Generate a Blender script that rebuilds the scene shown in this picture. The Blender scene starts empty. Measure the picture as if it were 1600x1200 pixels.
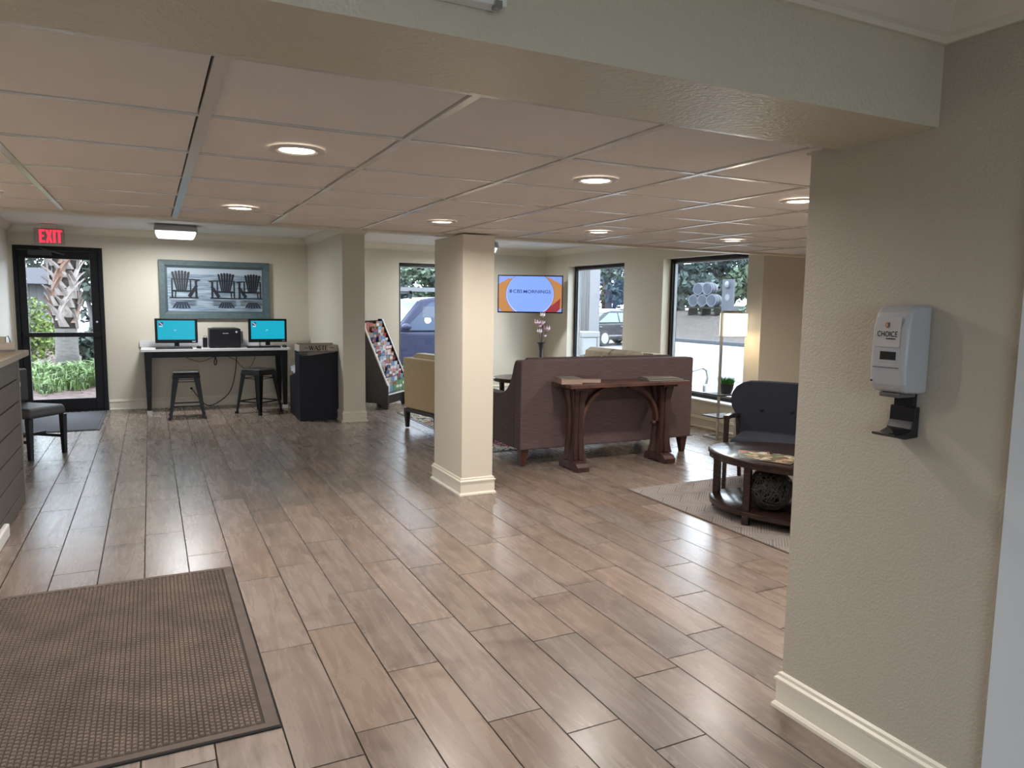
import bpy, bmesh, math, random
from mathutils import Vector, Matrix, Euler
random.seed(7)
S = bpy.context.scene
C = S.collection
PI = math.pi
R = math.radians

# ------------------------------------------------------------------ camera, sky, exposure
cam = bpy.data.cameras.new('camera'); camo = bpy.data.objects.new('camera', cam); C.objects.link(camo)
cam.sensor_width = 36.0; cam.lens = 25.56; cam.clip_start = .05; cam.clip_end = 400
yaw, pitch, roll = R(26.419), R(6.174), R(.8207)
fw = Vector((math.sin(yaw)*math.cos(pitch), math.cos(yaw)*math.cos(pitch), -math.sin(pitch)))
r0 = Vector((math.cos(yaw), -math.sin(yaw), 0)); u0 = r0.cross(fw)
rt = r0*math.cos(roll) + u0*math.sin(roll); up = u0*math.cos(roll) - r0*math.sin(roll)
M = Matrix((rt, up, -fw)).transposed().to_4x4(); M.translation = (0, 0, 1.5)
camo.matrix_world = M
S.camera = camo
S.view_settings.view_transform = 'Standard'; S.view_settings.look = 'None'
S.view_settings.gamma = 1.0; S.view_settings.use_curve_mapping = False
S.view_settings.exposure = 0.0
W = bpy.data.worlds.new('overcast'); S.world = W; W.use_nodes = True
bg = W.node_tree.nodes['Background']; bg.inputs[0].default_value = (.82, .90, 1.0, 1); bg.inputs[1].default_value = 10.0
S.cycles.max_bounces = 10; S.cycles.diffuse_bounces = 6; S.cycles.transparent_max_bounces = 12
S.cycles.sample_clamp_indirect = 6.0; S.cycles.caustics_reflective = False; S.cycles.caustics_refractive = False
LAMP = 14.0          # watts of each recessed lamp
CEIL = 2.043         # height of the tiled ceiling

def portal(loc, rot, sx, sy):
    l = bpy.data.lights.new('portal', 'AREA'); l.shape = 'RECTANGLE'; l.size = sx; l.size_y = sy
    l.cycles.is_portal = True
    o = bpy.data.objects.new('daylight_portal', l); o.location = loc; o.rotation_euler = rot; C.objects.link(o)
XW = 6.2
portal((XW+.3, 7.18, 1.25), (0, R(90), 0), 1.8, 1.6)
portal((XW+.3, 9.66, 1.25), (0, R(90), 0), 1.8, 1.6)
portal((4.0, 11.5, 1.25), (R(-90), 0, 0), .95, 1.8)
portal((-1.06, 11.5, 1.1), (R(-90), 0, 0), .75, 1.9)
portal((.1, -2.3, 1.1), (R(90), 0, 0), 1.8, 2.1)

# ------------------------------------------------------------------ helpers
class MB:
    def __init__(s): s.v = []; s.f = []; s.m = []; s.cur = 0
    def add(s, vs, fs):
        n = len(s.v); s.v += [tuple(x) for x in vs]
        for f in fs: s.f.append(tuple(n+i for i in f)); s.m.append(s.cur)
        return s
    def box(s, a, b, mtx=None):
        x0, y0, z0 = a; x1, y1, z1 = b
        vs = [(x0,y0,z0),(x1,y0,z0),(x1,y1,z0),(x0,y1,z0),(x0,y0,z1),(x1,y0,z1),(x1,y1,z1),(x0,y1,z1)]
        if mtx is not None: vs = [mtx @ Vector(v) for v in vs]
        return s.add(vs, [(3,2,1,0),(4,5,6,7),(0,1,5,4),(1,2,6,5),(2,3,7,6),(3,0,4,7)])
    def frus(s, c0, hx0, hy0, c1, hx1, hy1):        # tapered box between two horizontal rectangles
        vs = [(c0[0]+i*hx0, c0[1]+j*hy0, c0[2]) for i, j in ((-1,-1),(1,-1),(1,1),(-1,1))]
        vs += [(c1[0]+i*hx1, c1[1]+j*hy1, c1[2]) for i, j in ((-1,-1),(1,-1),(1,1),(-1,1))]
        return s.add(vs, [(3,2,1,0),(4,5,6,7),(0,1,5,4),(1,2,6,5),(2,3,7,6),(3,0,4,7)])
    def bar(s, p, q, w, h, upv=(0,0,1)):
        p = Vector(p); q = Vector(q); d = (q-p).normalized(); u = Vector(upv)
        if abs(d.dot(u)) > .99: u = Vector((0,1,0))
        sd = d.cross(u).normalized(); u = sd.cross(d)
        vs = [e + sd*i*w/2 + u*j*h/2 for e in (p, q) for i, j in ((-1,-1),(1,-1),(1,1),(-1,1))]
        return s.add(vs, [(0,1,2,3),(7,6,5,4),(4,5,1,0),(5,6,2,1),(6,7,3,2),(7,4,0,3)])
    def tube(s, pts, r, n=8, closed=False, cap=True):
        pts = [Vector(p) for p in pts]; k = len(pts); rr = r if isinstance(r, (list, tuple)) else [r]*k
        prev = None; rings = []
        for i, p in enumerate(pts):
            if closed: d = pts[(i+1) % k] - pts[i-1]
            else: d = pts[min(i+1, k-1)] - pts[max(i-1, 0)]
            d = d.normalized() if d.length > 1e-9 else Vector((0,0,1))
            if prev is None:
                a = Vector((0,0,1)) if abs(d.z) < .9 else Vector((1,0,0)); u = d.cross(a).normalized()
            else:
                u = prev - d*prev.dot(d); u = u.normalized() if u.length > 1e-6 else d.orthogonal().normalized()
            prev = u; w = d.cross(u)
            rings.append([p + (u*math.cos(2*PI*j/n) + w*math.sin(2*PI*j/n))*rr[i] for j in range(n)])
        vs = [v for g in rings for v in g]; fs = []
        for i in range(k if closed else k-1):
            a = i*n; b = ((i+1) % k)*n
            for j in range(n): fs.append((a+j, a+(j+1) % n, b+(j+1) % n, b+j))
        if not closed and cap: fs += [tuple(range(n-1, -1, -1)), tuple((k-1)*n+j for j in range(n))]
        return s.add(vs, fs)
    def lathe(s, prof, n=20, c=(0,0,0), mtx=None, sx=1, sy=1):   # prof: (radius, z)
        vs = []; fs = []; k = len(prof)
        for r, z in prof:
            for j in range(n):
                a = 2*PI*j/n; vs.append(Vector((c[0]+r*sx*math.cos(a), c[1]+r*sy*math.sin(a), c[2]+z)))
        for i in range(k-1):
            for j in range(n): fs.append((i*n+j, i*n+(j+1) % n, (i+1)*n+(j+1) % n, (i+1)*n+j))
        fs += [tuple(range(n-1, -1, -1)), tuple((k-1)*n+j for j in range(n))]
        if mtx is not None: vs = [mtx @ v for v in vs]
        return s.add(vs, fs)
    def prism(s, poly, t0, t1, fn):                 # fn(u, v, t) -> xyz
        k = len(poly); vs = [fn(u, v, t0) for u, v in poly] + [fn(u, v, t1) for u, v in poly]
        fs = [tuple(range(k-1, -1, -1)), tuple(range(k, 2*k))] + [(i, (i+1) % k, k+(i+1) % k, k+i) for i in range(k)]
        return s.add(vs, fs)
    def ball(s, c, rx, ry, rz, n=12, m=8):
        prof = [(math.sin(PI*i/m), -math.cos(PI*i/m)) for i in range(m+1)]
        vs = []; fs = []
        for r, z in prof:
            for j in range(n):
                a = 2*PI*j/n; vs.append((c[0]+max(r, .01)*rx*math.cos(a), c[1]+max(r, .01)*ry*math.sin(a), c[2]+z*rz))
        for i in range(m):
            for j in range(n): fs.append((i*n+j, i*n+(j+1) % n, (i+1)*n+(j+1) % n, (i+1)*n+j))
        return s.add(vs, fs)
    def mesh(s, name, mats, smooth=False, fixn=True):
        me = bpy.data.meshes.new(name); me.from_pydata(s.v, [], s.f)
        for m in (mats if isinstance(mats, (list, tuple)) else [mats]): me.materials.append(m)
        if any(s.m): me.polygons.foreach_set('material_index', s.m)
        if fixn:
            b = bmesh.new(); b.from_mesh(me); bmesh.ops.recalc_face_normals(b, faces=b.faces); b.to_mesh(me); b.free()
        if smooth: me.polygons.foreach_set('use_smooth', [True]*len(me.polygons))
        me.update(); return me

def link(name, me, parent=None, loc=None, rot=None):
    o = bpy.data.objects.new(name, me); C.objects.link(o)
    if parent is not None: o.parent = parent
    if loc is not None: o.location = loc
    if rot is not None: o.rotation_euler = rot
    return o
def P(name, mb, mats, parent=None, bevel=0, seg=2, smooth=False, sub=0, auto=False, fixn=True):
    o = link(name, mb.mesh(name, mats, smooth or bool(sub) or auto, fixn), parent)
    if bevel:
        md = o.modifiers.new('b', 'BEVEL'); md.width = bevel; md.segments = seg; md.limit_method = 'ANGLE'; md.angle_limit = R(35)
        md.harden_normals = False
    if sub:
        md = o.modifiers.new('s', 'SUBSURF'); md.levels = sub; md.render_levels = sub
    if auto and not sub:
        o.data.set_sharp_from_angle(angle=R(38))
    return o
def tag(o, label, cat, group=None):
    o['label'] = label; o['category'] = cat
    if group: o['group'] = group
    return o
def thing(name, label, cat, loc=(0,0,0), rz=0, group=None):
    o = link(name, None, None, loc, (0,0,rz)); o.empty_display_size = .1
    return tag(o, label, cat, group)
def struct(name, mb, mats, parent=None, **k):
    o = P(name, mb, mats, parent, **k)
    if parent is None: o['kind'] = 'structure'
    return o
def sempty(name, loc=(0,0,0)):
    o = link(name, None, None, loc); o['kind'] = 'structure'; return o
def stuff(o): o['kind'] = 'stuff'; return o
def rect(x0, z0, x1, z1): return [(x0,z0),(x1,z0),(x1,z1),(x0,z1)]
def text(s, size, depth=.002, bold=0):
    cu = bpy.data.curves.new('t', 'FONT'); cu.body = s; cu.size = size; cu.align_x = 'CENTER'; cu.align_y = 'CENTER'
    cu.extrude = depth/2; cu.offset = bold; cu.space_character = 1.0+bold*14; cu.resolution_u = 3
    o = bpy.data.objects.new('t', cu); C.objects.link(o)
    dg = bpy.context.evaluated_depsgraph_get(); me = bpy.data.meshes.new_from_object(o.evaluated_get(dg))
    vs = [v.co.copy() for v in me.vertices]; fs = [tuple(p.vertices) for p in me.polygons]
    bpy.data.objects.remove(o); bpy.data.meshes.remove(me); bpy.data.curves.remove(cu)
    return vs, fs
def put_text(mb, s, size, fn, depth=.002, bold=0, sx=1.0):
    vs, fs = text(s, size, depth, bold); return mb.add([fn(v.x*sx, v.y, v.z) for v in vs], fs)

def fit_text(mb, s, w, h, fn, depth=.002, bold=0):
    vs, fs = text(s, h*1.4, depth, bold); xs = [v.x for v in vs]; ys = [v.y for v in vs]
    a = w/(max(xs)-min(xs)); b = h/(max(ys)-min(ys)); cx = (max(xs)+min(xs))/2; cy = (max(ys)+min(ys))/2
    return mb.add([fn((v.x-cx)*a, (v.y-cy)*b, v.z) for v in vs], fs)

# ------------------------------------------------------------------ materials
def nodes(name):
    m = bpy.data.materials.new(name); m.use_nodes = True
    nt = m.node_tree; return m, nt, nt.nodes['Principled BSDF']
def N(nt, t, **k):
    n = nt.nodes.new(t)
    for a, b in k.items():
        if a.startswith('i_'): n.inputs[a[2:].replace('_', ' ')].default_value = b
        else: setattr(n, a, b)
    return n
def ramp(nt, fac, stops):
    r = N(nt, 'ShaderNodeValToRGB'); e = r.color_ramp.elements
    while len(e) < len(stops): e.new(.5)
    for i, (p, c) in enumerate(stops): e[i].position = p; e[i].color = (*c, 1)
    nt.links.new(fac, r.inputs[0]); return r.outputs[0]
def math_n(nt, op, a, b=0.0, c=None):
    n = N(nt, 'ShaderNodeMath', operation=op)
    for i, x in enumerate((a, b) if c is None else (a, b, c)):
        if isinstance(x, (int, float)): n.inputs[i].default_value = x
        else: nt.links.new(x, n.inputs[i])
    return n.outputs[0]
def mat(name, col, rough=.6, metal=0, bump=0, bscale=80, var=0, vscale=8, col2=None, spec=.5, stretch=None, bdist=.004):
    m, nt, b = nodes(name)
    b.inputs['Base Color'].default_value = (*col, 1); b.inputs['Roughness'].default_value = rough
    b.inputs['Metallic'].default_value = metal; b.inputs['Specular IOR Level'].default_value = spec
    tc = N(nt, 'ShaderNodeTexCoord'); vec = tc.outputs['Object']
    if stretch:
        mp = N(nt, 'ShaderNodeMapping'); mp.inputs['Scale'].default_value = stretch; nt.links.new(vec, mp.inputs[0]); vec = mp.outputs[0]
    if var or col2:
        n = N(nt, 'ShaderNodeTexNoise', i_Scale=vscale, i_Detail=5.0); nt.links.new(vec, n.inputs['Vector'])
        c2 = col2 or tuple(max(0, c*(1-var)) for c in col); c1 = col if col2 else tuple(min(1, c*(1+var)) for c in col)
        nt.links.new(ramp(nt, n.outputs['Fac'], [(.3, c2), (.7, c1)]), b.inputs['Base Color'])
    if bump:
        n = N(nt, 'ShaderNodeTexNoise', i_Scale=bscale, i_Detail=3.0); nt.links.new(vec, n.inputs['Vector'])
        bp = N(nt, 'ShaderNodeBump', i_Strength=bump, i_Distance=bdist); nt.links.new(n.outputs['Fac'], bp.inputs['Height'])
        nt.links.new(bp.outputs[0], b.inputs['Normal'])
    return m
def emis(name, col, st):
    m, nt, b = nodes(name); b.inputs['Base Color'].default_value = (*[c*.04 for c in col], 1)
    b.inputs['Emission Color'].default_value = (*col, 1); b.inputs['Emission Strength'].default_value = st
    b.inputs['Roughness'].default_value = .3; return m
def glass(name, tint=(.93,.96,.97), refl=1.0):
    m, nt, b = nodes(name); nt.nodes.remove(b); out = nt.nodes['Material Output']
    t = N(nt, 'ShaderNodeBsdfTransparent'); t.inputs[0].default_value = (*tint, 1)
    g = N(nt, 'ShaderNodeBsdfGlossy'); g.inputs['Roughness'].default_value = .01
    f = N(nt, 'ShaderNodeLayerWeight'); fac = math_n(nt, 'MULTIPLY_ADD', math_n(nt, 'POWER', f.outputs['Facing'], 5.0), .94, .05)
    mx = N(nt, 'ShaderNodeMixShader'); nt.links.new(math_n(nt, 'MINIMUM', math_n(nt, 'MULTIPLY', fac, refl), 1.0), mx.inputs[0])
    nt.links.new(t.outputs[0], mx.inputs[1]); nt.links.new(g.outputs[0], mx.inputs[2]); nt.links.new(mx.outputs[0], out.inputs[0])
    return m
def wood(name, c1, c2, rough=.4, sc=(1,1,1), scale=6, bump=.15):
    m, nt, b = nodes(name); tc = N(nt, 'ShaderNodeTexCoord'); mp = N(nt, 'ShaderNodeMapping'); mp.inputs['Scale'].default_value = sc
    nt.links.new(tc.outputs['Object'], mp.inputs[0])
    n = N(nt, 'ShaderNodeTexNoise', i_Scale=scale, i_Detail=7.0, i_Distortion=.6); nt.links.new(mp.outputs[0], n.inputs['Vector'])
    nt.links.new(ramp(nt, n.outputs['Fac'], [(.3, c2), (.68, c1)]), b.inputs['Base Color']); b.inputs['Roughness'].default_value = rough
    if bump:
        bp = N(nt, 'ShaderNodeBump', i_Strength=bump, i_Distance=.003); nt.links.new(n.outputs['Fac'], bp.inputs['Height']); nt.links.new(bp.outputs[0], b.inputs['Normal'])
    return m

def floor_mat():
    m, nt, b = nodes('wood look tile'); L = nt.links.new
    tc = N(nt, 'ShaderNodeTexCoord'); oi = N(nt, 'ShaderNodeObjectInfo'); at = N(nt, 'ShaderNodeAttribute', attribute_name='seed')
    seed = math_n(nt, 'FRACT', math_n(nt, 'ADD', oi.outputs['Random'], at.outputs['Fac']))
    off = N(nt, 'ShaderNodeCombineXYZ'); L(math_n(nt, 'MULTIPLY', seed, 37.0), off.inputs[0]); L(math_n(nt, 'MULTIPLY', seed, 91.0), off.inputs[1]); L(math_n(nt, 'MULTIPLY', seed, 53.0), off.inputs[2])
    va = N(nt, 'ShaderNodeVectorMath', operation='ADD'); L(tc.outputs['Object'], va.inputs[0]); L(off.outputs[0], va.inputs[1])
    mp = N(nt, 'ShaderNodeMapping'); mp.inputs['Scale'].default_value = (10, 1.1, 1); L(va.outputs[0], mp.inputs[0])
    n1 = N(nt, 'ShaderNodeTexNoise', i_Scale=1.6, i_Detail=8.0, i_Distortion=1.1, i_Roughness=.62); L(mp.outputs[0], n1.inputs['Vector'])
    n2 = N(nt, 'ShaderNodeTexNoise', i_Scale=4.2, i_Detail=3.0, i_Distortion=.8); L(va.outputs[0], n2.inputs['Vector'])
    g1 = ramp(nt, n1.outputs['Fac'], [(.22, (.155,.112,.086)), (.5, (.240,.183,.147)), (.78, (.288,.227,.186))])
    g2 = ramp(nt, n2.outputs['Fac'], [(.26, (.58,.54,.52)), (.46, (1,1,1))])
    mx = N(nt, 'ShaderNodeMix', data_type='RGBA', blend_type='MULTIPLY'); mx.inputs[0].default_value = .75; L(g1, mx.inputs[6]); L(g2, mx.inputs[7])
    hs = N(nt, 'ShaderNodeHueSaturation'); L(mx.outputs[2], hs.inputs['Color'])
    L(math_n(nt, 'MULTIPLY_ADD', seed, .26, .80), hs.inputs['Value'])
    L(math_n(nt, 'MULTIPLY_ADD', math_n(nt, 'FRACT', math_n(nt, 'MULTIPLY', seed, 7.3)), .35, .72), hs.inputs['Saturation'])
    L(hs.outputs[0], b.inputs['Base Color'])
    L(math_n(nt, 'MULTIPLY_ADD', n1.outputs['Fac'], .13, .205), b.inputs['Roughness'])
    mp2 = N(nt, 'ShaderNodeMapping'); mp2.inputs['Scale'].default_value = (42, 2.5, 1); L(va.outputs[0], mp2.inputs[0])
    n3 = N(nt, 'ShaderNodeTexNoise', i_Scale=1.4, i_Detail=3.0); L(mp2.outputs[0], n3.inputs['Vector'])
    return m
M_floor = floor_mat()
M_grout = mat('dark grout', (.022,.018,.016), .9, spec=.1)
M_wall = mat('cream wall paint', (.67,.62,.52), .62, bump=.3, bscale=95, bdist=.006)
M_wallL = mat('pale wall paint', (.74,.72,.66), .62, bump=.4, bscale=95)
M_beam = mat('textured beam paint', (.62,.575,.46), .33, bump=.6, bscale=70, bdist=.006)
M_trim = mat('cream trim paint', (.76,.71,.60), .35)
M_white = mat('white paint', (.80,.80,.79), .5)
M_ceil = mat('white ceiling paint', (.80,.79,.77), .7, bump=.3, bscale=120)
M_tile = mat('ceiling tile', (.79,.765,.75), .85, bump=.35, bscale=160, var=.03, vscale=3)
M_tbar = mat('ceiling grid metal', (.70,.68,.66), .2)
M_gap = mat('dark ceiling void', (.03,.03,.03), .9)
M_black = mat('black bronze frame', (.006,.006,.007), .45, spec=.3)
M_blackp = mat('black plastic', (.006,.006,.008), .42, spec=.3)
M_blackm = mat('black painted metal', (.005,.005,.0065), .4, spec=.3)
M_dkwood = mat('dark stained wood', (.022,.011,.009), .22, var=.3, vscale=10, stretch=(1,1,6))
M_esp = mat('espresso wood', (.030,.020,.018), .35, var=.3, vscale=12, stretch=(6,6,1))
M_glass = glass('window glass')
M_shelfglass = mat('shelf glass with painted reflection', (.52,.56,.57), .08)  # clear glass; its bright reflection is put in as a pale opaque colour
M_chrome = mat('brushed metal', (.55,.54,.52), .28, 1)
M_chrome2 = mat('dull chrome', (.42,.42,.44), .25, 1)

# ------------------------------------------------------------------ room shell
def wall(name, a0, a1, z0, z1, t0, t1, axis, holes, m, parent=None):
    us = sorted({a0, a1, *[h[0] for h in holes], *[h[1] for h in holes]}); zs = sorted({z0, z1, *[h[2] for h in holes], *[h[3] for h in holes]})
    def solid(i, j):
        if not (0 <= i < len(us)-1 and 0 <= j < len(zs)-1): return False
        u = (us[i]+us[i+1])/2; z = (zs[j]+zs[j+1])/2
        return not any(h[0] < u < h[1] and h[2] < z < h[3] for h in holes)
    V = {}; mb = MB()
    def vid(u, z, t):
        k = (round(u,4), round(z,4), round(t,4))
        if k not in V: V[k] = len(mb.v); mb.v.append((u, t, z) if axis == 'x' else (t, u, z))
        return V[k]
    def face(*q): mb.f.append(tuple(vid(*p) for p in q)); mb.m.append(0)
    for i in range(len(us)-1):
        for j in range(len(zs)-1):
            if not solid(i, j): continue
            a, b, c, d = us[i], us[i+1], zs[j], zs[j+1]
            for t in (t0, t1): face((a,c,t),(b,c,t),(b,d,t),(a,d,t))
            if not solid(i-1, j): face((a,c,t0),(a,d,t0),(a,d,t1),(a,c,t1))
            if not solid(i+1, j): face((b,c,t0),(b,d,t0),(b,d,t1),(b,c,t1))
            if not solid(i, j-1): face((a,c,t0),(b,c,t0),(b,c,t1),(a,c,t1))
            if not solid(i, j+1): face((a,d,t0),(b,d,t0),(b,d,t1),(a,d,t1))
    return struct(name, mb, m, parent)

XL, YB, XN, XR = -1.6, 11.25, 2.09, 7.7
W1 = (3.56, 4.46, .40, 2.15)            # window in the back wall (x0,x1,z0,z1)
W2 = (8.86, 10.45, .36, 2.15)           # windows in the window wall (y0,y1,z0,z1)
W3 = (6.40, 7.96, .33, 2.15)
D1 = (-1.55, -.55, 0, 2.18)
wall('wall_back', XL-.2, XW+.25, -.05, 2.5, YB, YB+.25, 'x', [(D1[0], D1[1], -.05, D1[3]), W1], M_wall)
wall('wall_right', 6.16, YB, -.05, 2.5, XW, XW+.25, 'y', [W2, W3], M_wall)
wall('wall_left', -2.2, YB, -.05, 2.5, XL-.2, XL, 'y', [], M_wallL)
wall('wall_alcove', XW+.25, XR, -.05, 2.5, 6.16, 6.41, 'x', [], M_wall)
wall('wall_far_right', 1.7, 6.16, -.05, 2.5, XR, XR+.2, 'y', [], M_wall)
wall('wall_near_right', -2.2, 1.88, -.05, 2.5, XN, XN+.2, 'y', [], mat('textured cream paint in shade', (.455,.418,.345), .55, bump=.4, bscale=120, bdist=.006))  # same cream paint as the other walls, its dimmer light put into the colour
wall('wall_near_return', XN+.2, XR, -.05, 2.5, 1.68, 1.88, 'x', [], M_wall)
wall('wall_front', XL, XN, -.05, 2.5, -2.4, -2.2, 'x', [(-.8, 1.0, 0, 2.15)], M_wall)
wall('wall_stub', 9.06, YB, -.0, 2.44, 2.14, 2.42, 'y', [], M_wall)
pil = struct('pillar', MB().box((2.147, 5.19, 0), (2.415, 5.81, 2.035)), M_wall, bevel=.006)
struct('ceiling', MB().prism([(XL-.2,-2.4),(XR+.2,-2.4),(XR+.2,6.41),(XW+.25,6.41),(XW+.25,YB+.25),(XL-.2,YB+.25)], 2.44, 2.56, lambda u, v, w: (u, v, w)), M_ceil)
struct('ceiling_entry', MB().box((XL, -2.2, 2.36), (XN, 1.42, 2.40)), M_ceil)
struct('beam_front', MB().box((XL, 1.42, 2.035), (XN+.005, 1.77, 2.44)), M_beam)
struct('beam_back', MB().box((XL, 5.37, 2.03), (XR, 5.47, 2.44)), M_beam)
struct('beam_side', MB().box((XN, 1.88, 2.040), (XR, 1.90, 2.44)), M_beam)
# tiled ceiling: the grid bars and tiles are parts of it
grid = sempty('ceiling_grid'); 
struct('void', MB().box((XL, 1.77, CEIL+.03), (XR, 5.37, CEIL+.06)), M_gap, grid)
gx = [.160+.6235*j for j in range(-3, 13)]; gy = [1.77] + [2.40+.611*j for j in range(0, 5)] + [5.37]
gx = [XL] + [x for x in gx if XL+.05 < x < XR-.05] + [XR]
for i, x in enumerate(gx[1:-1]):
    hwb = .017 if abs(x-.16) < .01 else .012
    P('grid_bar', MB().box((x-.012, 1.775, CEIL-.002), (x+2*hwb-.012, 5.365, CEIL+.02)), M_tbar, grid)
for y in gy[1:-1]:
    P('grid_bar', MB().box((XL+.002, y-.010, CEIL), (XR-.002, y+.010, CEIL+.018)), M_tbar, grid)
P('grid_bar', MB().box((XL+.002, 1.772, CEIL-.004), (XR-.002, 1.80, CEIL+.02)), M_tbar, grid)
for i in range(len(gx)-1):
    for j in range(len(gy)-1):
        x0, x1, y0, y1 = gx[i]+.013, gx[i+1]-.0175, gy[j]+.005, gy[j+1]-.015
        if x1 > XN and y1 < 1.9: continue
        if x0 > XN and y0 < 1.9: y0 = 1.905
        dz = random.uniform(0, .004)
        t = P('ceiling_tile', MB().box((x0, y0, CEIL+.002+dz), (x1, y1, CEIL+.016+dz)), M_tile, grid)

# ------------------------------------------------------------------ floor: grout bed, every plank a part
fl = struct('floor', MB().box((XL-.2, -2.4, -.06), (XR+.2, YB+.25, -.0010)), M_grout)
PW, PL = .2240, .8856
PH = {-4: .642, -3: .1005, -2: .524, -1: .665, 0: .138, 1: .486, 2: .618, 3: .0975, 4: .483, 5: .30, 6: .09, 7: .52, 8: .592}
def plank_mb(mb, x0, x1, y0, y1, z=0.0, b=.0008):
    vs = [(x0,y0,z-.006),(x1,y0,z-.006),(x1,y1,z-.006),(x0,y1,z-.006),(x0,y0,z-b),(x1,y0,z-b),(x1,y1,z-b),(x0,y1,z-b),
          (x0+b,y0+b,z),(x1-b,y0+b,z),(x1-b,y1-b,z),(x0+b,y1-b,z)]
    return mb.add(vs, [(8,9,10,11),(0,1,5,4),(1,2,6,5),(2,3,7,6),(3,0,4,7),(4,5,9,8),(5,6,10,9),(6,7,11,10),(7,4,8,11)])
planks = []
for k in range(-9, 36):
    x0 = .145+PW*k; x1 = x0+PW
    x0c, x1c = max(x0, XL)+.0025, min(x1, XR)-.0025
    if x1c-x0c < .03: continue
    ph = PH.get(k, (k*.377) % PL)
    y = ph-4*PL
    while y < YB:
        ya, yb = max(y, -2.2), min(y+PL, YB+.0)
        if x0 > XN: ya = max(ya, 1.9)
        if x0 > XW: yb = min(yb, 6.15)
        if yb-ya > .03: planks.append((x0c, x1c, ya+.0025, yb-.0025))
        y += PL
def seen(p):
    x = (p[0]+p[1])/2; y = (p[2]+p[3])/2
    d = .4446*x+.8957*y; l = .8957*x-.4446*y
    vis = d > .9 and abs(l)/max(d, .1) < .75
    return (0 if vis else 1, d)
planks.sort(key=seen)
full = {}
for i, (x0, x1, y0, y1) in enumerate(planks[:300]):
    key = (round(x1-x0, 3), round(y1-y0, 3))
    if key not in full: full[key] = plank_mb(MB(), 0, x1-x0, 0, y1-y0).mesh('plank', M_floor, fixn=False)
    link('plank', full[key], fl, (x0, y0, random.uniform(-.0004, .0004)))
if len(planks) > 300:
    mb = MB()
    for p in planks[300:]: plank_mb(mb, *p)
    me = mb.mesh('plank', M_floor, fixn=False)
    at = me.attributes.new('seed', 'FLOAT', 'FACE'); sd = []
    for p in planks[300:]: sd += [random.random()]*9
    at.data.foreach_set('value', sd)
    stuff(link('plank', me, fl))

# ------------------------------------------------------------------ trim
BASE = [(0,0),(.024,0),(.024,.012),(.017,.022),(.013,.024),(.013,.105),(.020,.109),(.020,.118),(.010,.124),(.010,.136),(0,.142)]
def run(name, pts, prof, side=1, m=None, closed=False):
    """mouldings swept along a 2-D path; side +1 = profile grows to the left of the path"""
    mb = MB(); k = len(pts); n = len(prof); rings = []
    for i in range(k):
        p = Vector(pts[i]); 
        if closed: a = (Vector(pts[i])-Vector(pts[i-1])).normalized(); b = (Vector(pts[(i+1) % k])-p).normalized()
        else:
            b = (Vector(pts[i+1])-p).normalized() if i < k-1 else None
            a = (p-Vector(pts[i-1])).normalized() if i > 0 else b
            if b is None: b = a
        na = Vector((-a.y, a.x))*side; nb = Vector((-b.y, b.x))*side
        nn = (na+nb); nn = nn/max(.2, nn.dot(na))
        rings.append([(p.x+nn.x*d, p.y+nn.y*d, z) for d, z in prof])
    vs = [v for r_ in rings for v in r_]; fs = []
    for i in range(k if closed else k-1):
        a = i*n; b = ((i+1) % k)*n
        fs += [(a+j, a+(j+1) % n, b+(j+1) % n, b+j) for j in range(n)]
    if not closed: fs += [tuple(range(n)), tuple((k-1)*n+j for j in range(n-1, -1, -1))]
    mb.add(vs, fs); return struct(name, mb, m or M_trim)
run('baseboard_back_left', [(D1[1]+.01, YB), (2.14, YB), (2.14, 9.06), (2.42, 9.06), (2.42, YB), (XW, YB), (XW, 6.16), (XR, 6.16)], BASE, -1)
run('baseboard_pillar', [(2.147, 5.19), (2.415, 5.19), (2.415, 5.81), (2.147, 5.81)], BASE, -1, closed=True)
run('baseboard_near_right', [(XN, 1.16), (XN, 1.88), (XR, 1.88)], BASE, 1)
run('baseboard_left', [(XL, YB-.02), (XL, 6.5)], BASE, 1)
def crown(z, h=.095, d=.085): return [(0,z),(.012,z),(.018,z-.016),(.034,z-.0),(0.034,z)] and [(0,z-h),(.012,z-h),(.016,z-h+.014),(.028,z-h+.022),(.045,z-h*.52),(.062,z-h*.30),(d-.012,z-.018),(d-.010,z-.008),(d,z-.006),(d,z),(0,z)]
run('trim_crown_back', [(XL, 5.48), (XL, YB), (2.14, YB), (2.14, 9.06), (2.42, 9.06), (2.42, YB), (XW, YB), (XW, 5.48)], crown(2.44), -1)
run('trim_crown_entry', [(XN, -2.2), (XN, 1.42), (XL, 1.42), (XL, -2.2)], crown(2.36), 1)
run('trim_door_casing', [(XN, 1.135), (XN, .1)], [(0,0),(.022,0),(.022,2.13),(0,2.13)], -1, mat('pale blue grey casing', (.62,.66,.70), .45))

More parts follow.
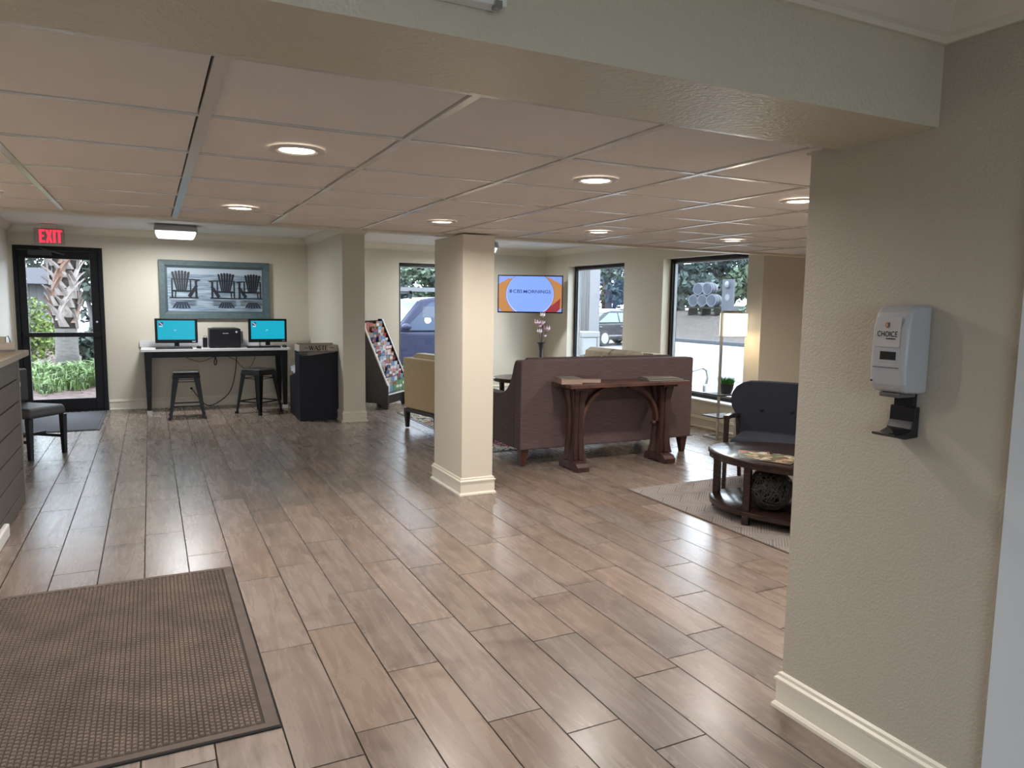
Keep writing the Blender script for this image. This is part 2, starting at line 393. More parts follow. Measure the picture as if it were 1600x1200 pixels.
# ------------------------------------------------------------------ windows and exit door
def window(name, axis, a0, a1, z0, z1, t, fwid=.045, sill=True):
    e = sempty(name)
    f = (lambda u, v, w: (u, w, v)) if axis == 'x' else (lambda u, v, w: (w, u, v))
    def fr(A0, A1, Z0, Z1, wd, t0, t1):
        mb = MB()
        o = [(A0,Z0),(A1,Z0),(A1,Z1),(A0,Z1)]; i = [(A0+wd,Z0+wd),(A1-wd,Z0+wd),(A1-wd,Z1-wd),(A0+wd,Z1-wd)]
        vs = [f(u,v,w) for w in (t0, t1) for ring in (o, i) for u, v in ring]; fs = []
        for k in range(4):
            n = (k+1) % 4
            fs += [(k,n,4+n,4+k),(8+k,12+k,12+n,8+n),(k,8+k,8+n,n),(4+k,4+n,12+n,12+k)]
        return mb.add(vs, fs)
    P('window_frame', fr(a0, a1, z0, z1, fwid, t, t+.09), M_black, e)
    P('inner_bead', fr(a0+fwid, a1-fwid, z0+fwid, z1-fwid, .018, t+.03, t+.07), mat('grey bead', (.30,.31,.34), .4), e)
    g = MB(); p0 = f(a0+fwid+.004, z0+fwid+.004, t+.046); p1 = f(a1-fwid-.004, z1-fwid-.004, t+.052)
    P('pane', g.box(tuple(min(a, b) for a, b in zip(p0, p1)), tuple(max(a, b) for a, b in zip(p0, p1))), M_glass, e)
    if sill:
        q0 = f(a0-.0, z0-.022, t-.145); q1 = f(a1+.0, z0-.0, t+.0)
        P('window_sill', MB().box(tuple(min(a, b) for a, b in zip(q0, q1)), tuple(max(a, b) for a, b in zip(q0, q1))), M_white, e, bevel=.004)
    return e
window('window_1', 'x', W1[0]+.002, W1[1]-.002, W1[2]+.024, W1[3]-.002, YB+.10)
window('window_2', 'y', W2[0]+.002, W2[1]-.002, W2[2]+.024, W2[3]-.002, XW+.125)
window('window_3', 'y', W3[0]+.002, W3[1]-.002, W3[2]+.024, W3[3]-.002, XW+.125)
window('window_4', 'x', -.798, .998, .002, 2.148, -2.36, sill=False)
dr = sempty('door_1')
fb = MB()
vs = [(x, y, z) for y in (11.235, 11.37) for (x, z) in ((-1.55,0),(-1.505,0),(-1.505,2.125),(-.595,2.125),(-.595,0),(-.55,0),(-.55,2.178),(-1.55,2.178))]
fb.add(vs, [(0,1,2,7),(2,3,6,7),(3,4,5,6),(8,15,10,9),(10,15,14,11),(11,14,13,12)] + [(k, (k+1) % 8, 8+(k+1) % 8, 8+k) for k in range(8)])
P('door_frame', fb, M_black, dr)
for nm, a, b in (('door_stile', (-1.503,11.262,.02), (-1.42,11.318,2.122)), ('door_stile', (-.70,11.262,.02), (-.598,11.318,2.122)),
                 ('door_rail', (-1.42,11.263,2.02), (-.70,11.317,2.122)), ('door_rail', (-1.42,11.263,.02), (-.70,11.317,.175))):
    P(nm, MB().box(a, b), M_black, dr, bevel=.004)
P('push_bar', MB().box((-1.47,11.225,1.0), (-.60,11.275,1.06)), M_blackp, dr, bevel=.006)
P('middle_rail', MB().box((-1.42,11.276,1.005), (-.70,11.317,1.055)), M_black, dr)
P('pane', MB().box((-1.419,11.286,1.056), (-.701,11.294,2.019)), M_glass, dr)
P('pane', MB().box((-1.419,11.286,.176), (-.701,11.294,1.004)), M_glass, dr)
P('door_closer', MB().box((-1.38,11.20,2.06), (-1.12,11.262,2.115)).bar((-1.2,11.19,2.122),(-.98,11.215,2.075),.018,.012).bar((-1.25,11.2,2.15),(-.98,11.215,2.078),.018,.012), mat('closer grey', (.05,.05,.055), .35), dr)
P('lock', MB().lathe([(.014,0),(.014,.012)], 12, mtx=Matrix.Translation((-.645,11.262,1.2)) @ Matrix.Rotation(R(90),4,'X')), M_chrome2, dr)
P('threshold', MB().box((-1.505,11.22,0), (-.595,11.40,.018)), M_black, dr)

# ------------------------------------------------------------------ ceiling lights
M_lens = emis('lit lens', (1.0,.86,.70), 7.0)
M_rim = mat('lamp trim ring', (.66,.62,.58), .4)
spots = [(.49,2.74),(.49,4.57),(1.74,2.72),(1.74,4.57),(2.94,2.70),(2.95,4.55),(4.20,4.52),(4.20,2.72),(5.45,2.72),(5.45,4.52),(-.75,2.74),(-.75,4.57)]
where = ['recessed round ceiling light nearest the camera, above the open floor on the left', 'recessed round ceiling light left of the pillar, second in its row from the beam',
 'recessed round ceiling light near the beam, right of the middle', 'recessed round ceiling light close in front of the pillar top',
 'recessed round ceiling light half hidden by the near right wall edge', 'recessed round ceiling light above the brown sofa back and console table',
 'recessed round ceiling light in front of the large right window', 'recessed ceiling light over the beige rug, hidden by the near wall', 'recessed ceiling light by the far right wall near the beam',
 'recessed ceiling light by the far right wall beyond the accent chair', 'recessed ceiling light above the reception counter near the beam', 'recessed ceiling light above the reception counter, far from the beam']
lens = MB().lathe([(.064,0),(.064,.004)], 28).mesh('lens', M_lens)
ringp = [(.062,.004),(.062,-.001),(.078,-.006),(.098,-.003),(.098,.002)]
rm = MB(); vs = []; fs = []
for r_, z in ringp:
    vs += [(r_*math.cos(2*PI*j/28), r_*math.sin(2*PI*j/28), z) for j in range(28)]
for i in range(len(ringp)-1): fs += [(i*28+j, i*28+(j+1) % 28, (i+1)*28+(j+1) % 28, (i+1)*28+j) for j in range(28)]
ring = rm.add(vs, fs).mesh('trim_ring', M_rim, True)
la = bpy.data.lights.new('lamp', 'AREA'); la.shape = 'DISK'; la.size = .12; la.energy = LAMP; la.color = (1.0,.93,.87); la.spread = R(165)
for i, (x, y) in enumerate(spots):
    lo = bpy.data.objects.new('lamp_light', la); C.objects.link(lo)
    t = thing('ceiling_light', where[i], 'ceiling light', (x, y, CEIL-.004), 0, 'recessed ceiling lights')
    lo.parent = t; lo.location = (0, 0, -.010)
    link('lens', lens, t); link('trim_ring', ring, t)
M_diff = emis('lit diffuser', (.93,.97,1.0), 3.2)
lb = bpy.data.lights.new('panel', 'AREA'); lb.shape = 'RECTANGLE'; lb.size = .44; lb.size_y = .26; lb.energy = 42; lb.color = (.95,.98,1.0)
for nm, x, y in (('rectangular chrome flush ceiling light in front of the chair picture', .32, 10.22), ('small lit flush ceiling light peeping out beside the pillar near the screen', 4.49, 10.2)):
    t = thing('flush_light', nm, 'ceiling light', (x, y, 2.44), 0, 'flush ceiling lights')
    P('housing', MB().frus((0,0,-.085), .250, .165, (0,0,-.002), .235, .150), M_chrome2, t, bevel=.006)
    P('diffuser', MB().frus((0,0,-.165), .205, .12, (0,0,-.086), .236, .150), M_diff, t, bevel=.02, seg=3)
    lo = bpy.data.objects.new('panel_light', lb); C.objects.link(lo); lo.parent = t; lo.location = (0,0,-.175)
t = thing('flush_light', 'added flush light out of view behind the camera, brightening the beam face', 'ceiling light', (.2, -.6, 2.36), 0, 'added entry fill light')  # added lamp out of view, a fill for the beam face
P('housing', MB().frus((0,0,-.05), .30, .30, (0,0,-.002), .32, .32), M_chrome2, t, bevel=.006)
P('diffuser', MB().frus((0,0,-.09), .27, .27, (0,0,-.051), .30, .30), M_diff, t, bevel=.02, seg=3)
le = bpy.data.lights.new('entry fill', 'AREA'); le.shape = 'SQUARE'; le.size = .5; le.energy = 3; le.color = (.92,1.0,.94)
lo = bpy.data.objects.new('panel_light', le); C.objects.link(lo); lo.parent = t; lo.location = (0,0,-.10)
# panel on the beam, exit sign
t = thing('sign_panel', 'white panel fixed on the beam face at the top edge', 'panel', (.28, 1.395, 2.20))
P('board', MB().box((-.40,-.012,-.105), (.385,.024,.16)), M_white, t, bevel=.004)
P('clip', MB().box((.355,-.02,-.112), (.37,.0,-.098)), M_chrome2, t)
t = thing('exit_sign', 'white illuminated sign reading EXIT in red above the glass door', 'sign', (-1.11, 10.98, 2.285))
P('body', MB().box((-.165,-.025,-.10), (.165,.025,.095)), mat('sign housing', (.40,.36,.32), .5), t, bevel=.012)
P('canopy', MB().box((-.085,-.05,.096), (.085,.05,.154)), mat('sign canopy', (.62,.56,.50), .5), t, bevel=.006)
mb = MB(); [mb.box((x0, -.029, z0), (x1, -.026, z1)) for x0, x1, z0, z1 in ((-.108,-.082,-.08,.08),(-.0819,-.048,-.08,-.056),(-.0819,-.056,-.012,.012),(-.0819,-.048,.056,.08),(.042,.068,-.08,.08),(.077,.14,.056,.08),(.095,.121,-.08,.0559))]
mb.prism([(-.040,-.08),(-.013,-.08),(-.0025,-.03),(.008,-.08),(.035,-.08),(.0125,0),(.035,.08),(.008,.08),(-.0025,.03),(-.013,.08),(-.040,.08),(-.0175,0)], -.029, -.026, lambda u, v, w: (u, w, v))
P('lettering', mb, emis('red letters', (1.0,.035,.08), 1.5), t)

# ------------------------------------------------------------------ back-left: picture, desk, computers, stools
t = thing('framed_picture', 'blue grey framed picture of three adirondack chairs standing in water', 'picture', (.85, YB-.02, 1.655))
M_frm = mat('blue grey frame', (.085,.125,.135), .45, var=.15, vscale=20)
def pic_frame(hw, hh, w, y0, y1):
    o = [(-hw,-hh),(hw,-hh),(hw,hh),(-hw,hh)]; i = [(-hw+w,-hh+w),(hw-w,-hh+w),(hw-w,hh-w),(-hw+w,hh-w)]
    vs = [(u,y0,v) for u, v in o]+[(u,y1,v) for u, v in o]+[(u,y1+.006,v) for u, v in i]+[(u,y0,v) for u, v in i]; fs = []
    for k in range(4):
        n = (k+1) % 4
        for a in range(4): b = (a+1) % 4; fs.append((a*4+k, a*4+n, b*4+n, b*4+k))
    return MB().add(vs, fs)
P('outer_frame', pic_frame(.73, .405, .075, .018, -.03), M_frm, t, bevel=.003)
P('inner_frame', pic_frame(.655, .33, .03, .018, -.012), mat('inner frame', (.06,.095,.105), .4), t)
def water_mat():
    m, nt, b = nodes('printed water'); tc = N(nt, 'ShaderNodeTexCoord'); mp = N(nt, 'ShaderNodeMapping'); mp.inputs['Scale'].default_value = (1.6,1,22)
    nt.links.new(tc.outputs['Object'], mp.inputs[0]); n = N(nt, 'ShaderNodeTexNoise', i_Scale=2.2, i_Detail=4.0); nt.links.new(mp.outputs[0], n.inputs['Vector'])
    nt.links.new(ramp(nt, n.outputs['Fac'], [(.30, (.10,.155,.22)), (.5, (.23,.30,.37)), (.72, (.40,.46,.53))]), b.inputs['Base Color']); b.inputs['Roughness'].default_value = .15
    return m
P('print', MB().box((-.63,-.002,-.305), (.63,.01,.305)), water_mat(), t)
M_sil = mat('printed dark ink', (.005,.007,.013), .4); M_sil2 = mat('printed grey blue ink', (.018,.028,.045), .3); M_sky = mat('printed pale sky', (.40,.47,.54), .2)
P('print_sky', MB().box((-.63,-.0035,.215), (.63,-.002,.305)), M_sky, t)
def adk(cx, sc, flip, parent, refl=False):
    g = MB(); base = -.118; q = -.35 if refl else 1
    def pt(u, v): return (cx+flip*u*sc, -.0045, base+(v*sc*q if not refl else v*sc*q-.012))
    def poly(ps): g.add([Vector(pt(*p))-Vector((0,.00025*len(g.f),0)) for p in ps], [tuple(range(len(ps)))])
    for k in range(6):                                   # fan of back slats
        a0, a1 = -.098+.035*k, -.098+.035*k+.029; b0 = -.045+.0185*k; b1 = b0+.0165
        tp = .30+.02*math.sin(PI*(k+.5)/6)
        poly([(b0,.09),(b1,.09),(a1,tp),((a0+a1)/2,tp+.006),(a0,tp-.004)])
    poly([(-.10,.215),(.115,.215),(.115,.228),(-.10,.228)])
    for x in (-.10,.10): poly([(x,0),(x+.018,0),(x+.018,.225),(x,.225)])
    poly([(-.10,.072),(.115,.072),(.115,.094),(-.10,.094)]); poly([(-.13,-.004),(.19,-.004),(.20,.012),(-.12,.010)])
    poly([(-.065,-.0),(-.052,.0),(-.045,.085),(-.06,.085)])
    poly([(.10,.215),(.20,.205),(.225,.22),(.12,.23)])
    poly([(.158,.0),(.182,0),(.182,.20),(.205,.207),(.155,.207)])
    poly([(.075,.03),(.105,.0),(.19,.14),(.17,.17)])
    if refl:
        g.f = g.f[:6]; g.m = g.m[:6]
        for zz in (.04,.09,.15,.2): poly([(-.12,zz),(.18,zz),(.15,zz+.022),(-.10,zz+.02)])
    return P('chair_reflection' if refl else 'chair_silhouette', g, M_sil2 if refl else M_sil, parent, fixn=False)
for cx, sc, fl_ in ((-.46,1.18,1),(.14,1.12,-1),(.50,1.10,-1)):
    adk(cx, sc, fl_, t); adk(cx, sc, fl_, t, True)

t = thing('desk', 'long white topped computer desk on black tapered legs by the back wall', 'desk', (.815, 10.92, 0))
M_dtop = mat('white laminate', (.66,.65,.66), .3)
P('desktop', MB().box((-.945,-.32,.825), (.945,.318,.858)), M_dtop, t, bevel=.003)
P('backsplash', MB().box((-.965,.300,.859), (.60,.318,.945)), M_dtop, t, bevel=.003)
P('apron', MB().box((-.87,-.285,.745), (.87,-.262,.824)), M_blackp, t)
P('apron', MB().box((-.87,.24,.745), (.87,.262,.824)), M_blackp, t)
M_dleg = mat('black lacquer', (.005,.0045,.005), .4, spec=.3); M_cap = mat('white foot cap', (.60,.58,.56), .5)
for sx in (-1, 1):
    for sy in (-1, 1):
        lg = P('leg', MB().frus((sx*.868, sy*.262, .045), .026, .026, (sx*.862, sy*.255, .824), .046, .040), M_dleg, t, bevel=.003)
        P('foot', MB().box((sx*.868-.03, sy*.262-.03, 0), (sx*.868+.03, sy*.262+.03, .046)), M_cap, lg)
M_cyan = emis('cyan desktop screen', (.0,.40,.56), 1.0); M_icon = emis('dark icon', (.05,.07,.14), 1.0); M_iconw = emis('pale icon', (.7,.8,.9), .9)
def computer(loc, rz, lab):
    t = thing('computer', lab, 'computer', loc, rz, 'guest computers on the desk')
    b_ = P('bezel', MB().box((-.265,-.012,.065), (.265,.03,.40)), M_blackp, t, bevel=.006)
    s_ = P('screen', MB().box((-.232,-.0135,.112), (.232,-.012,.372)), M_cyan, t)
    P('icon', MB().box((-.215,-.0145,.305), (-.16,-.0134,.352)), M_icon, s_)
    P('icon_mark', MB().box((-.21,-.0145,.288), (-.165,-.0134,.299)).add([(-.213,-.0152,.345),(-.205,-.0152,.35),(-.163,-.0152,.312),(-.17,-.0152,.307)], [(0,1,2,3)]), M_iconw, s_)
    P('busy_ring', MB().tube([(-.012+.012*math.cos(a), -.014, .235+.010*math.sin(a)) for a in [i*PI/6 for i in range(9)]], .0025, 5), M_iconw, s_)
    P('badge', MB().box((.195,-.0135,.08), (.235,-.0118,.094)), M_chrome2, t)
    P('stand', MB().box((-.03,.0,.02), (.03,.03,.12)).box((-.13,-.09,.0), (.13,.09,.012)), M_blackp, t)
    return t
computer((.31, 10.93, .858), R(-4), 'left black computer screen showing a cyan desktop, beneath the picture')
computer((1.505, 10.95, .858), R(3), 'right black computer screen showing a cyan desktop, at the desk end by the waste bin')
M_key = mat('key plastic', (.022,.022,.025), .5)
for x, y, rz, lab in ((.27, 10.72, R(2), 'black keyboard in front of the left computer'), (1.42, 10.74, R(-1), 'black keyboard in front of the right computer')):
    t = thing('keyboard', lab, 'keyboard', (x, y, .858), rz, 'keyboards')
    P('case', MB().frus((0,0,0), .225, .075, (0,0,.016), .222, .072), M_blackp, t, bevel=.003)
    kb = MB()
    for r_ in range(5):
        for c_ in range(18): kb.frus((-.205+.0241*c_, -.055+.026*r_, .0165), .0105, .0108, (-.205+.0241*c_, -.055+.026*r_, .024), .008, .0085)
    stuff(P('keys', kb, M_key, t))
for x, y, lab in ((.575, 10.73, 'black computer mouse beside the left keyboard'), (1.70, 10.74, 'black computer mouse at the right desk end')):
    t = thing('mouse', lab, 'mouse', (x, y, .859), R(8), 'computer mice')
    P('shell', MB().ball((0,0,.014), .032, .052, .022, 14, 8), M_blackp, t, smooth=True)
    P('wheel', MB().lathe([(.007,-.004),(.007,.004)], 10, mtx=Matrix.Translation((0,-.025,.032)) @ Matrix.Rotation(R(90),4,'Y')), M_chrome2, t)
t = thing('printer', 'black box printer between the two computers on the desk', 'printer', (.915, 10.93, .859))
M_prn = mat('printer black', (.007,.007,.010), .45, spec=.3)
P('body', MB().box((-.20,-.19,0), (.20,.19,.265)), M_prn, t, bevel=.012)
P('output_tray', MB().box((-.15,-.15,.266), (.15,.12,.276)), mat('tray grey', (.10,.09,.09), .5), t, bevel=.003)
P('nameplate', MB().box((-.035,-.193,.196), (.04,-.1895,.206)), M_chrome2, t)
P('power_button', MB().lathe([(.014,0),(.012,.004)], 14, mtx=Matrix.Translation((.145,-.19,.22)) @ Matrix.Rotation(R(90),4,'X')), mat('pale button', (.55,.56,.6), .4), t)
P('paper_flap', MB().box((.203,-.05,.05), (.245,.02,.225)), mat('flap grey', (.22,.20,.20), .5), t)
t = thing('speaker_box', 'small black upright box left of the printer', 'adapter', (.668, 10.95, .859))
P('case', MB().box((-.03,-.03,0), (.03,.03,.135)), M_blackp, t, bevel=.004)
P('wire', MB().tube([(-.015,0,.134),(-.015,0,.155),(.0,0,.162),(.018,.0,.155),(.02,0,.134)], .0025, 6), M_blackp, t)
t = thing('outlet', 'cream wall outlet with a black plug behind the left stool', 'outlet', (.487, YB-.001, .235))
P('plate', MB().box((-.038,-.006,-.062), (.038,.001,.062)), M_trim, t, bevel=.002)
P('socket', MB().box((-.016,-.0085,-.04), (.016,-.005,-.012)), mat('socket', (.5,.46,.38), .4), t)
P('plug', MB().lathe([(.02,0),(.017,.03)], 12, mtx=Matrix.Translation((0,-.008,.024)) @ Matrix.Rotation(R(90),4,'X')), M_blackp, t)
def cable(lab, pts, r_=.004, nm='cable'):
    pts = [Vector(p) for p in pts]; out = []
    for i in range(len(pts)-1):
        a, b, c, d = pts[max(i-1,0)], pts[i], pts[i+1], pts[min(i+2,len(pts)-1)]
        for k in range(6):
            s = k/6; out.append(.5*((2*b)+(c-a)*s+(2*a-5*b+4*c-d)*s*s+(3*b-a-3*c+d)*s**3))
    out.append(pts[-1])
    return tag(P(nm, MB().tube(out, r_, 6), M_blackp, None, smooth=True), lab, 'cable')
cable('long black power cable sagging from the desk to the plug', [(.487,11.205,.26),(.53,11.14,.20),(.60,11.1,.10),(.68,11.08,.03),(.80,11.08,.05),(.98,11.1,.2),(1.06,11.1,.45),(1.09,11.1,.72),(1.09,11.12,.80)], .006)
cable('thin black cable looping under the left half of the desk', [(.33,11.0,.80),(.42,11.02,.72),(.58,11.03,.655),(.72,11.03,.69),(.86,11.0,.76),(.93,11.0,.80)])
cable('black bundled cable knot hanging under the middle of the desk', [(.80,11.05,.80),(.80,11.05,.72),(.785,11.05,.64),(.80,11.05,.60),(.82,11.05,.65),(.805,11.05,.72),(.86,11.05,.78)], .007)
cable('thin black cable drooping behind the right stool', [(.90,11.05,.78),(1.0,11.08,.70),(1.08,11.1,.66),(1.14,11.1,.58),(1.22,11.1,.53),(1.30,11.1,.60),(1.37,11.1,.78)], .004)

def stool(loc, rz, lab):
    t = thing('stool', lab, 'stool', loc, rz, 'metal stools at the desk')
    H = .605
    P('seat', MB().frus((0,0,H-.028), .158, .158, (0,0,H), .150, .150), mat('stool seat', (.025,.021,.021), .45), t, bevel=.012, seg=3)
    P('seat_rim', MB().frus((0,0,H-.085), .166, .166, (0,0,H-.029), .156, .156), M_blackm, t, bevel=.006)
    for sx in (-1, 1):
        for sy in (-1, 1):
            tp = Vector((sx*.135, sy*.135, H-.05)); bt = Vector((sx*.205, sy*.205, .02))
            g = MB(); w0, w1 = .050, .020
            for dx, dy in ((1,0),(0,1)):                 # angle-section leg: two tapering plates
                s0 = Vector((-sx*dx, -sy*dy, 0)); th = Vector((-sx*dy, -sy*dx, 0))*.006
                a, b = tp+Vector((sx*.02, sy*.02, 0)), bt+Vector((sx*.006, sy*.006, 0))
                q = [a, a+s0*w0*1.5, b+s0*w1*1.6, b]
                g.add(q+[p+th for p in q], [(0,1,2,3),(7,6,5,4),(0,4,5,1),(1,5,6,2),(2,6,7,3),(3,7,4,0)])
            lg = P('leg', g, M_blackm, t)
            P('foot', MB().frus((bt.x,bt.y,0), .018, .018, (bt.x,bt.y,.03), .016, .016), M_blackp, lg)
    for z, h in ((.165, .185), (.475, .149)):
        for sx, sy in ((1,0),(-1,0),(0,1),(0,-1)):
            a = (sx*h-sy*h, sy*h-sx*h, z); b = (sx*h+sy*h, sy*h+sx*h, z)
            P('brace', MB().bar(a, b, .010, .016 if z < .3 else .01), M_blackm, t)
    return t
stool((.385, 10.21, 0), R(-2), 'black metal backless stool under the left part of the desk')
stool((1.285, 10.30, 0), R(40), 'black metal backless stool turned cornerwise under the right part of the desk')

# ------------------------------------------------------------------ waste bins
M_navy = mat('navy black cabinet', (.004,.005,.013), .45, spec=.3); M_sgn = mat('grey cream signboard', (.42,.38,.32), .6, var=.1)
M_bag = glass('clear bag film', (.62,.66,.70), 2.2)
M_ink = mat('black lettering', (.006,.006,.007), .7, spec=.1)
def serif(mb, s, x, h, fn):
    """hand-drawn serif capitals for the signboard"""
    G = {'W': [[(0,1),(.28,0)],[(.28,0),(.5,1)],[(.5,1),(.74,0)],[(.74,0),(1.02,1)]], 'A': [[(.02,0),(.42,1)],[(.42,1),(.84,0)],[(.2,.33),(.66,.33)]],
         'S': [[(.56,.80),(.48,.95),(.28,1),(.1,.9),(.07,.72),(.2,.58),(.42,.45),(.54,.3),(.5,.1),(.28,0),(.1,.05),(.04,.22)]],
         'T': [[(.02,1),(.72,1)],[(.37,1),(.37,0)]], 'E': [[(.1,0),(.1,1)],[(.1,1),(.62,1)],[(.1,.52),(.46,.52)],[(.1,0),(.66,0)]]}
    TH = {'W': [.19,.10,.19,.10], 'A': [.10,.20,.09], 'S': [.16], 'T': [.11,.20], 'E': [.20,.11,.10,.11]}
    SE = {'W': [(0,1),(.5,1),(1.02,1)], 'A': [(.04,0),(.82,0)], 'S': [], 'T': [(.37,0)], 'E': [(.06,0),(.06,1)]}
    WD = {'W': 1.08, 'A': .92, 'S': .70, 'T': .82, 'E': .76}
    for ch in s:
        for st, th in zip(G[ch], TH[ch]):
            for (a, b) in zip(st[:-1], st[1:]):
                d = Vector((b[0]-a[0], b[1]-a[1])); n = Vector((-d.y, d.x)).normalized()*th/2
                if ch in 'WA' and abs(d.y) > .5: n = Vector((th/2, 0))
                q = [(a[0]+n.x,a[1]+n.y),(b[0]+n.x,b[1]+n.y),(b[0]-n.x,b[1]-n.y),(a[0]-n.x,a[1]-n.y)]
                mb.add([fn(x+u*h, v*h) for u, v in q], [(0,1,2,3)])
        for (u, v) in SE[ch]:
            q = [(u-.15,v-.025),(u+.15,v-.025),(u+.15,v+.025),(u-.15,v+.025)]
            mb.add([fn(x+a*h, b*h) for a, b in q], [(0,1,2,3)])
        x += WD[ch]*h
    return x
t = thing('waste_bin', 'tall navy waste bin with a sign reading WASTE beside the wall stub', 'bin', (1.905, 9.50, 0))
P('cabinet', MB().box((-.25,-.16,0), (.25,.16,.885)), M_navy, t, bevel=.004)
sb = P('signboard', MB().box((-.25,-.165,.89), (.25,-.145,.965)), M_sgn, t)
sd_ = P('signboard_side', MB().box((-.25,-.144,.89), (-.235,.16,.965)).box((.235,-.144,.89), (.25,.16,.965)).box((-.234,.145,.89), (.234,.16,.975)), M_sgn, t)
lt = MB(); xe = serif(lt, 'WASTE', -.127, .056, lambda u, v: (u, -.1662, .900+v))
for xa, xb in ((-.190,-.140),(.132,.182)): P('dash', MB().box((xa,-.1664,.926), (xb,-.1652,.932)), M_ink, sb)
P('lettering', lt, M_ink, sb, fixn=False)
g = MB(); pr = [(-.258,.885),(-.258,.87),(-.25,.845),(-.20,.828),(-.12,.832),(0,.848),(.12,.862),(.22,.875),(.255,.885)]
g.prism(pr, -.172, -.163, lambda u, v, w: (u, w, v)); g.box((-.262,-.17,.855), (-.252,.10,.888))
P('bin_liner', g, M_bag, t, bevel=.003)
t = thing('waste_bin', 'lower dark waste bin with a clear bag, beside the desk behind the tall bin', 'bin', (1.90, 9.92, 0))
P('cabinet', MB().prism([(-.24,0),(.24,0),(.24,.50),(-.24,.60)], -.23, .23, lambda u, v, w: (w, u, v)), M_navy, t)
P('signboard', MB().box((-.23,.225,.60), (.23,.24,.74)), M_sgn, t)
g = MB(); rr = random.Random(3); nn = 9
for i in range(nn):
    for j in range(nn): g.v.append((-.232+.464*i/(nn-1), -.235+.455*j/(nn-1), .512+.10*j/(nn-1)+rr.uniform(0,.05)))
for i in range(nn-1):
    for j in range(nn-1): g.f.append((i*nn+j, (i+1)*nn+j, (i+1)*nn+j+1, i*nn+j+1)); g.m.append(0)
P('bin_liner', g, mat('crumpled clear bag', (.42,.45,.50), .25), t, fixn=False)

# ------------------------------------------------------------------ brochure rack in the corner
ang = math.atan2(.74, .67)
t = thing('brochure_rack', 'dark wood slanted floor rack full of brochures behind the wall stub', 'rack', (2.99, 9.95, 0), ang)
prof = [(0,.0),(.07,0),(.10,.05),(.16,.085),(.34,.085),(.40,.05),(.43,0),(.50,0),(.50,1.22),(.47,1.27),(.41,1.27),(.015,.37),(0,.34)]
RW = .64
P('side_panel', MB().prism(prof, -.02, 0, lambda u, v, w: (w, u, v)), M_esp, t)
P('side_panel', MB().prism(prof, RW, RW+.02, lambda u, v, w: (w, u, v)), M_blackp, t)
edge = [(.002,.34),(.015,.37),(.41,1.27),(.425,1.27),(.425,1.262),(.03,.36),(.012,.335)]
M_edge = mat('white edge banding', (.72,.70,.68), .4)
for x in (-.021, RW): P('edge_band', MB().prism([(u-.008,v) for u, v in edge], x, x+.021, lambda u, v, w: (w, u, v)), M_edge, t)
P('back_panel', MB().box((.001,.47,.10), (RW-.001,.485,1.25)), M_blackp, t)
P('kick_panel', MB().prism([(0,.06),(.04,.0),(.06,0),(.12,.07),(RW-.12,.07),(RW-.06,0),(RW-.04,0),(RW,.06),(RW,.20),(0,.20)], .045, .06, lambda u, v, w: (u, w, v)), M_blackp, t)
P('front_lip', MB().box((.0,-.004,.205), (RW,.012,.222)), M_edge, t)
NT = 13
for k in range(NT):
    d = .02+.40*k/NT; z = .215+.90*k/NT
    P('tier', MB().box((.002,d,z), (RW-.002,d+.045,z+.006)).box((.002,d+.041,z+.007), (RW-.002,d+.046,z+.135)), M_blackp, t)
    P('tier_lip', MB().box((.004,d-.001,z+.007), (RW-.004,d+.003,z+.034)), glass('clear lip', (.86,.89,.92), 1.5) if k == 0 else bpy.data.materials['clear lip'], t)
cols = [(.50,.54,.60),(.10,.22,.40),(.03,.07,.18),(.30,.04,.05),(.38,.10,.09),(.14,.26,.36),(.10,.08,.075),(.55,.52,.46),(.32,.19,.08),(.09,.22,.09),(.25,.38,.52),(.42,.39,.43),(.02,.02,.03),(.45,.27,.24),(.16,.33,.55)]
bm = [mat('brochure print', c, .3, var=.35, vscale=30) for c in cols]; bmw = mat('brochure paper', (.58,.60,.64), .4)
bmesh_ = {}
cn = ['pale grey','mid blue','navy','dark red','brick red','teal blue','dark brown','cream','orange brown','green','light blue','lilac grey','black','salmon','sky blue']
ord_ = ['lowest','second','third','fourth','fifth','sixth','seventh','eighth','ninth','tenth','eleventh','twelfth','top']
pos_ = ['leftmost','second from the left','third from the left','third from the right','second from the right','rightmost']
rm_ = Matrix.Translation((2.99, 9.95, 0)) @ Matrix.Rotation(ang, 4, 'Z')
rr = random.Random(11)
for k in range(NT):
    d = .02+.40*k/NT; z = .215+.90*k/NT
    for c_ in range(6):
        if rr.random() < .07: continue
        w = .098; hgt = rr.choice((.150,.165,.175,.185)); ci = rr.randrange(len(cols))
        if (ci, hgt) not in bmesh_:
            g = MB().box((-w/2,0,0), (w/2,.008,hgt)); g.cur = 1; hb = rr.choice((.35,.5,.62,.75)); g.box((-w/2+.004,-.0008,hgt*hb), (w/2-.004,-.0002,hgt*(hb+.22))); g.cur = 0
            bmesh_[(ci, hgt)] = g.mesh('brochure', [bm[ci], rr.choice((bmw, bm[(ci*5+3) % len(bm)]))])
        o = link('brochure', bmesh_[(ci, hgt)], None, rm_ @ Vector((.058+.105*c_+rr.uniform(-.004,.004), d+.010, z+.008)), (R(-9)*0, 0, ang))
        tag(o, f'{cn[ci]} brochure, {pos_[c_]} in the {ord_[k]} tier of the dark rack', 'brochure', 'brochures in the rack')

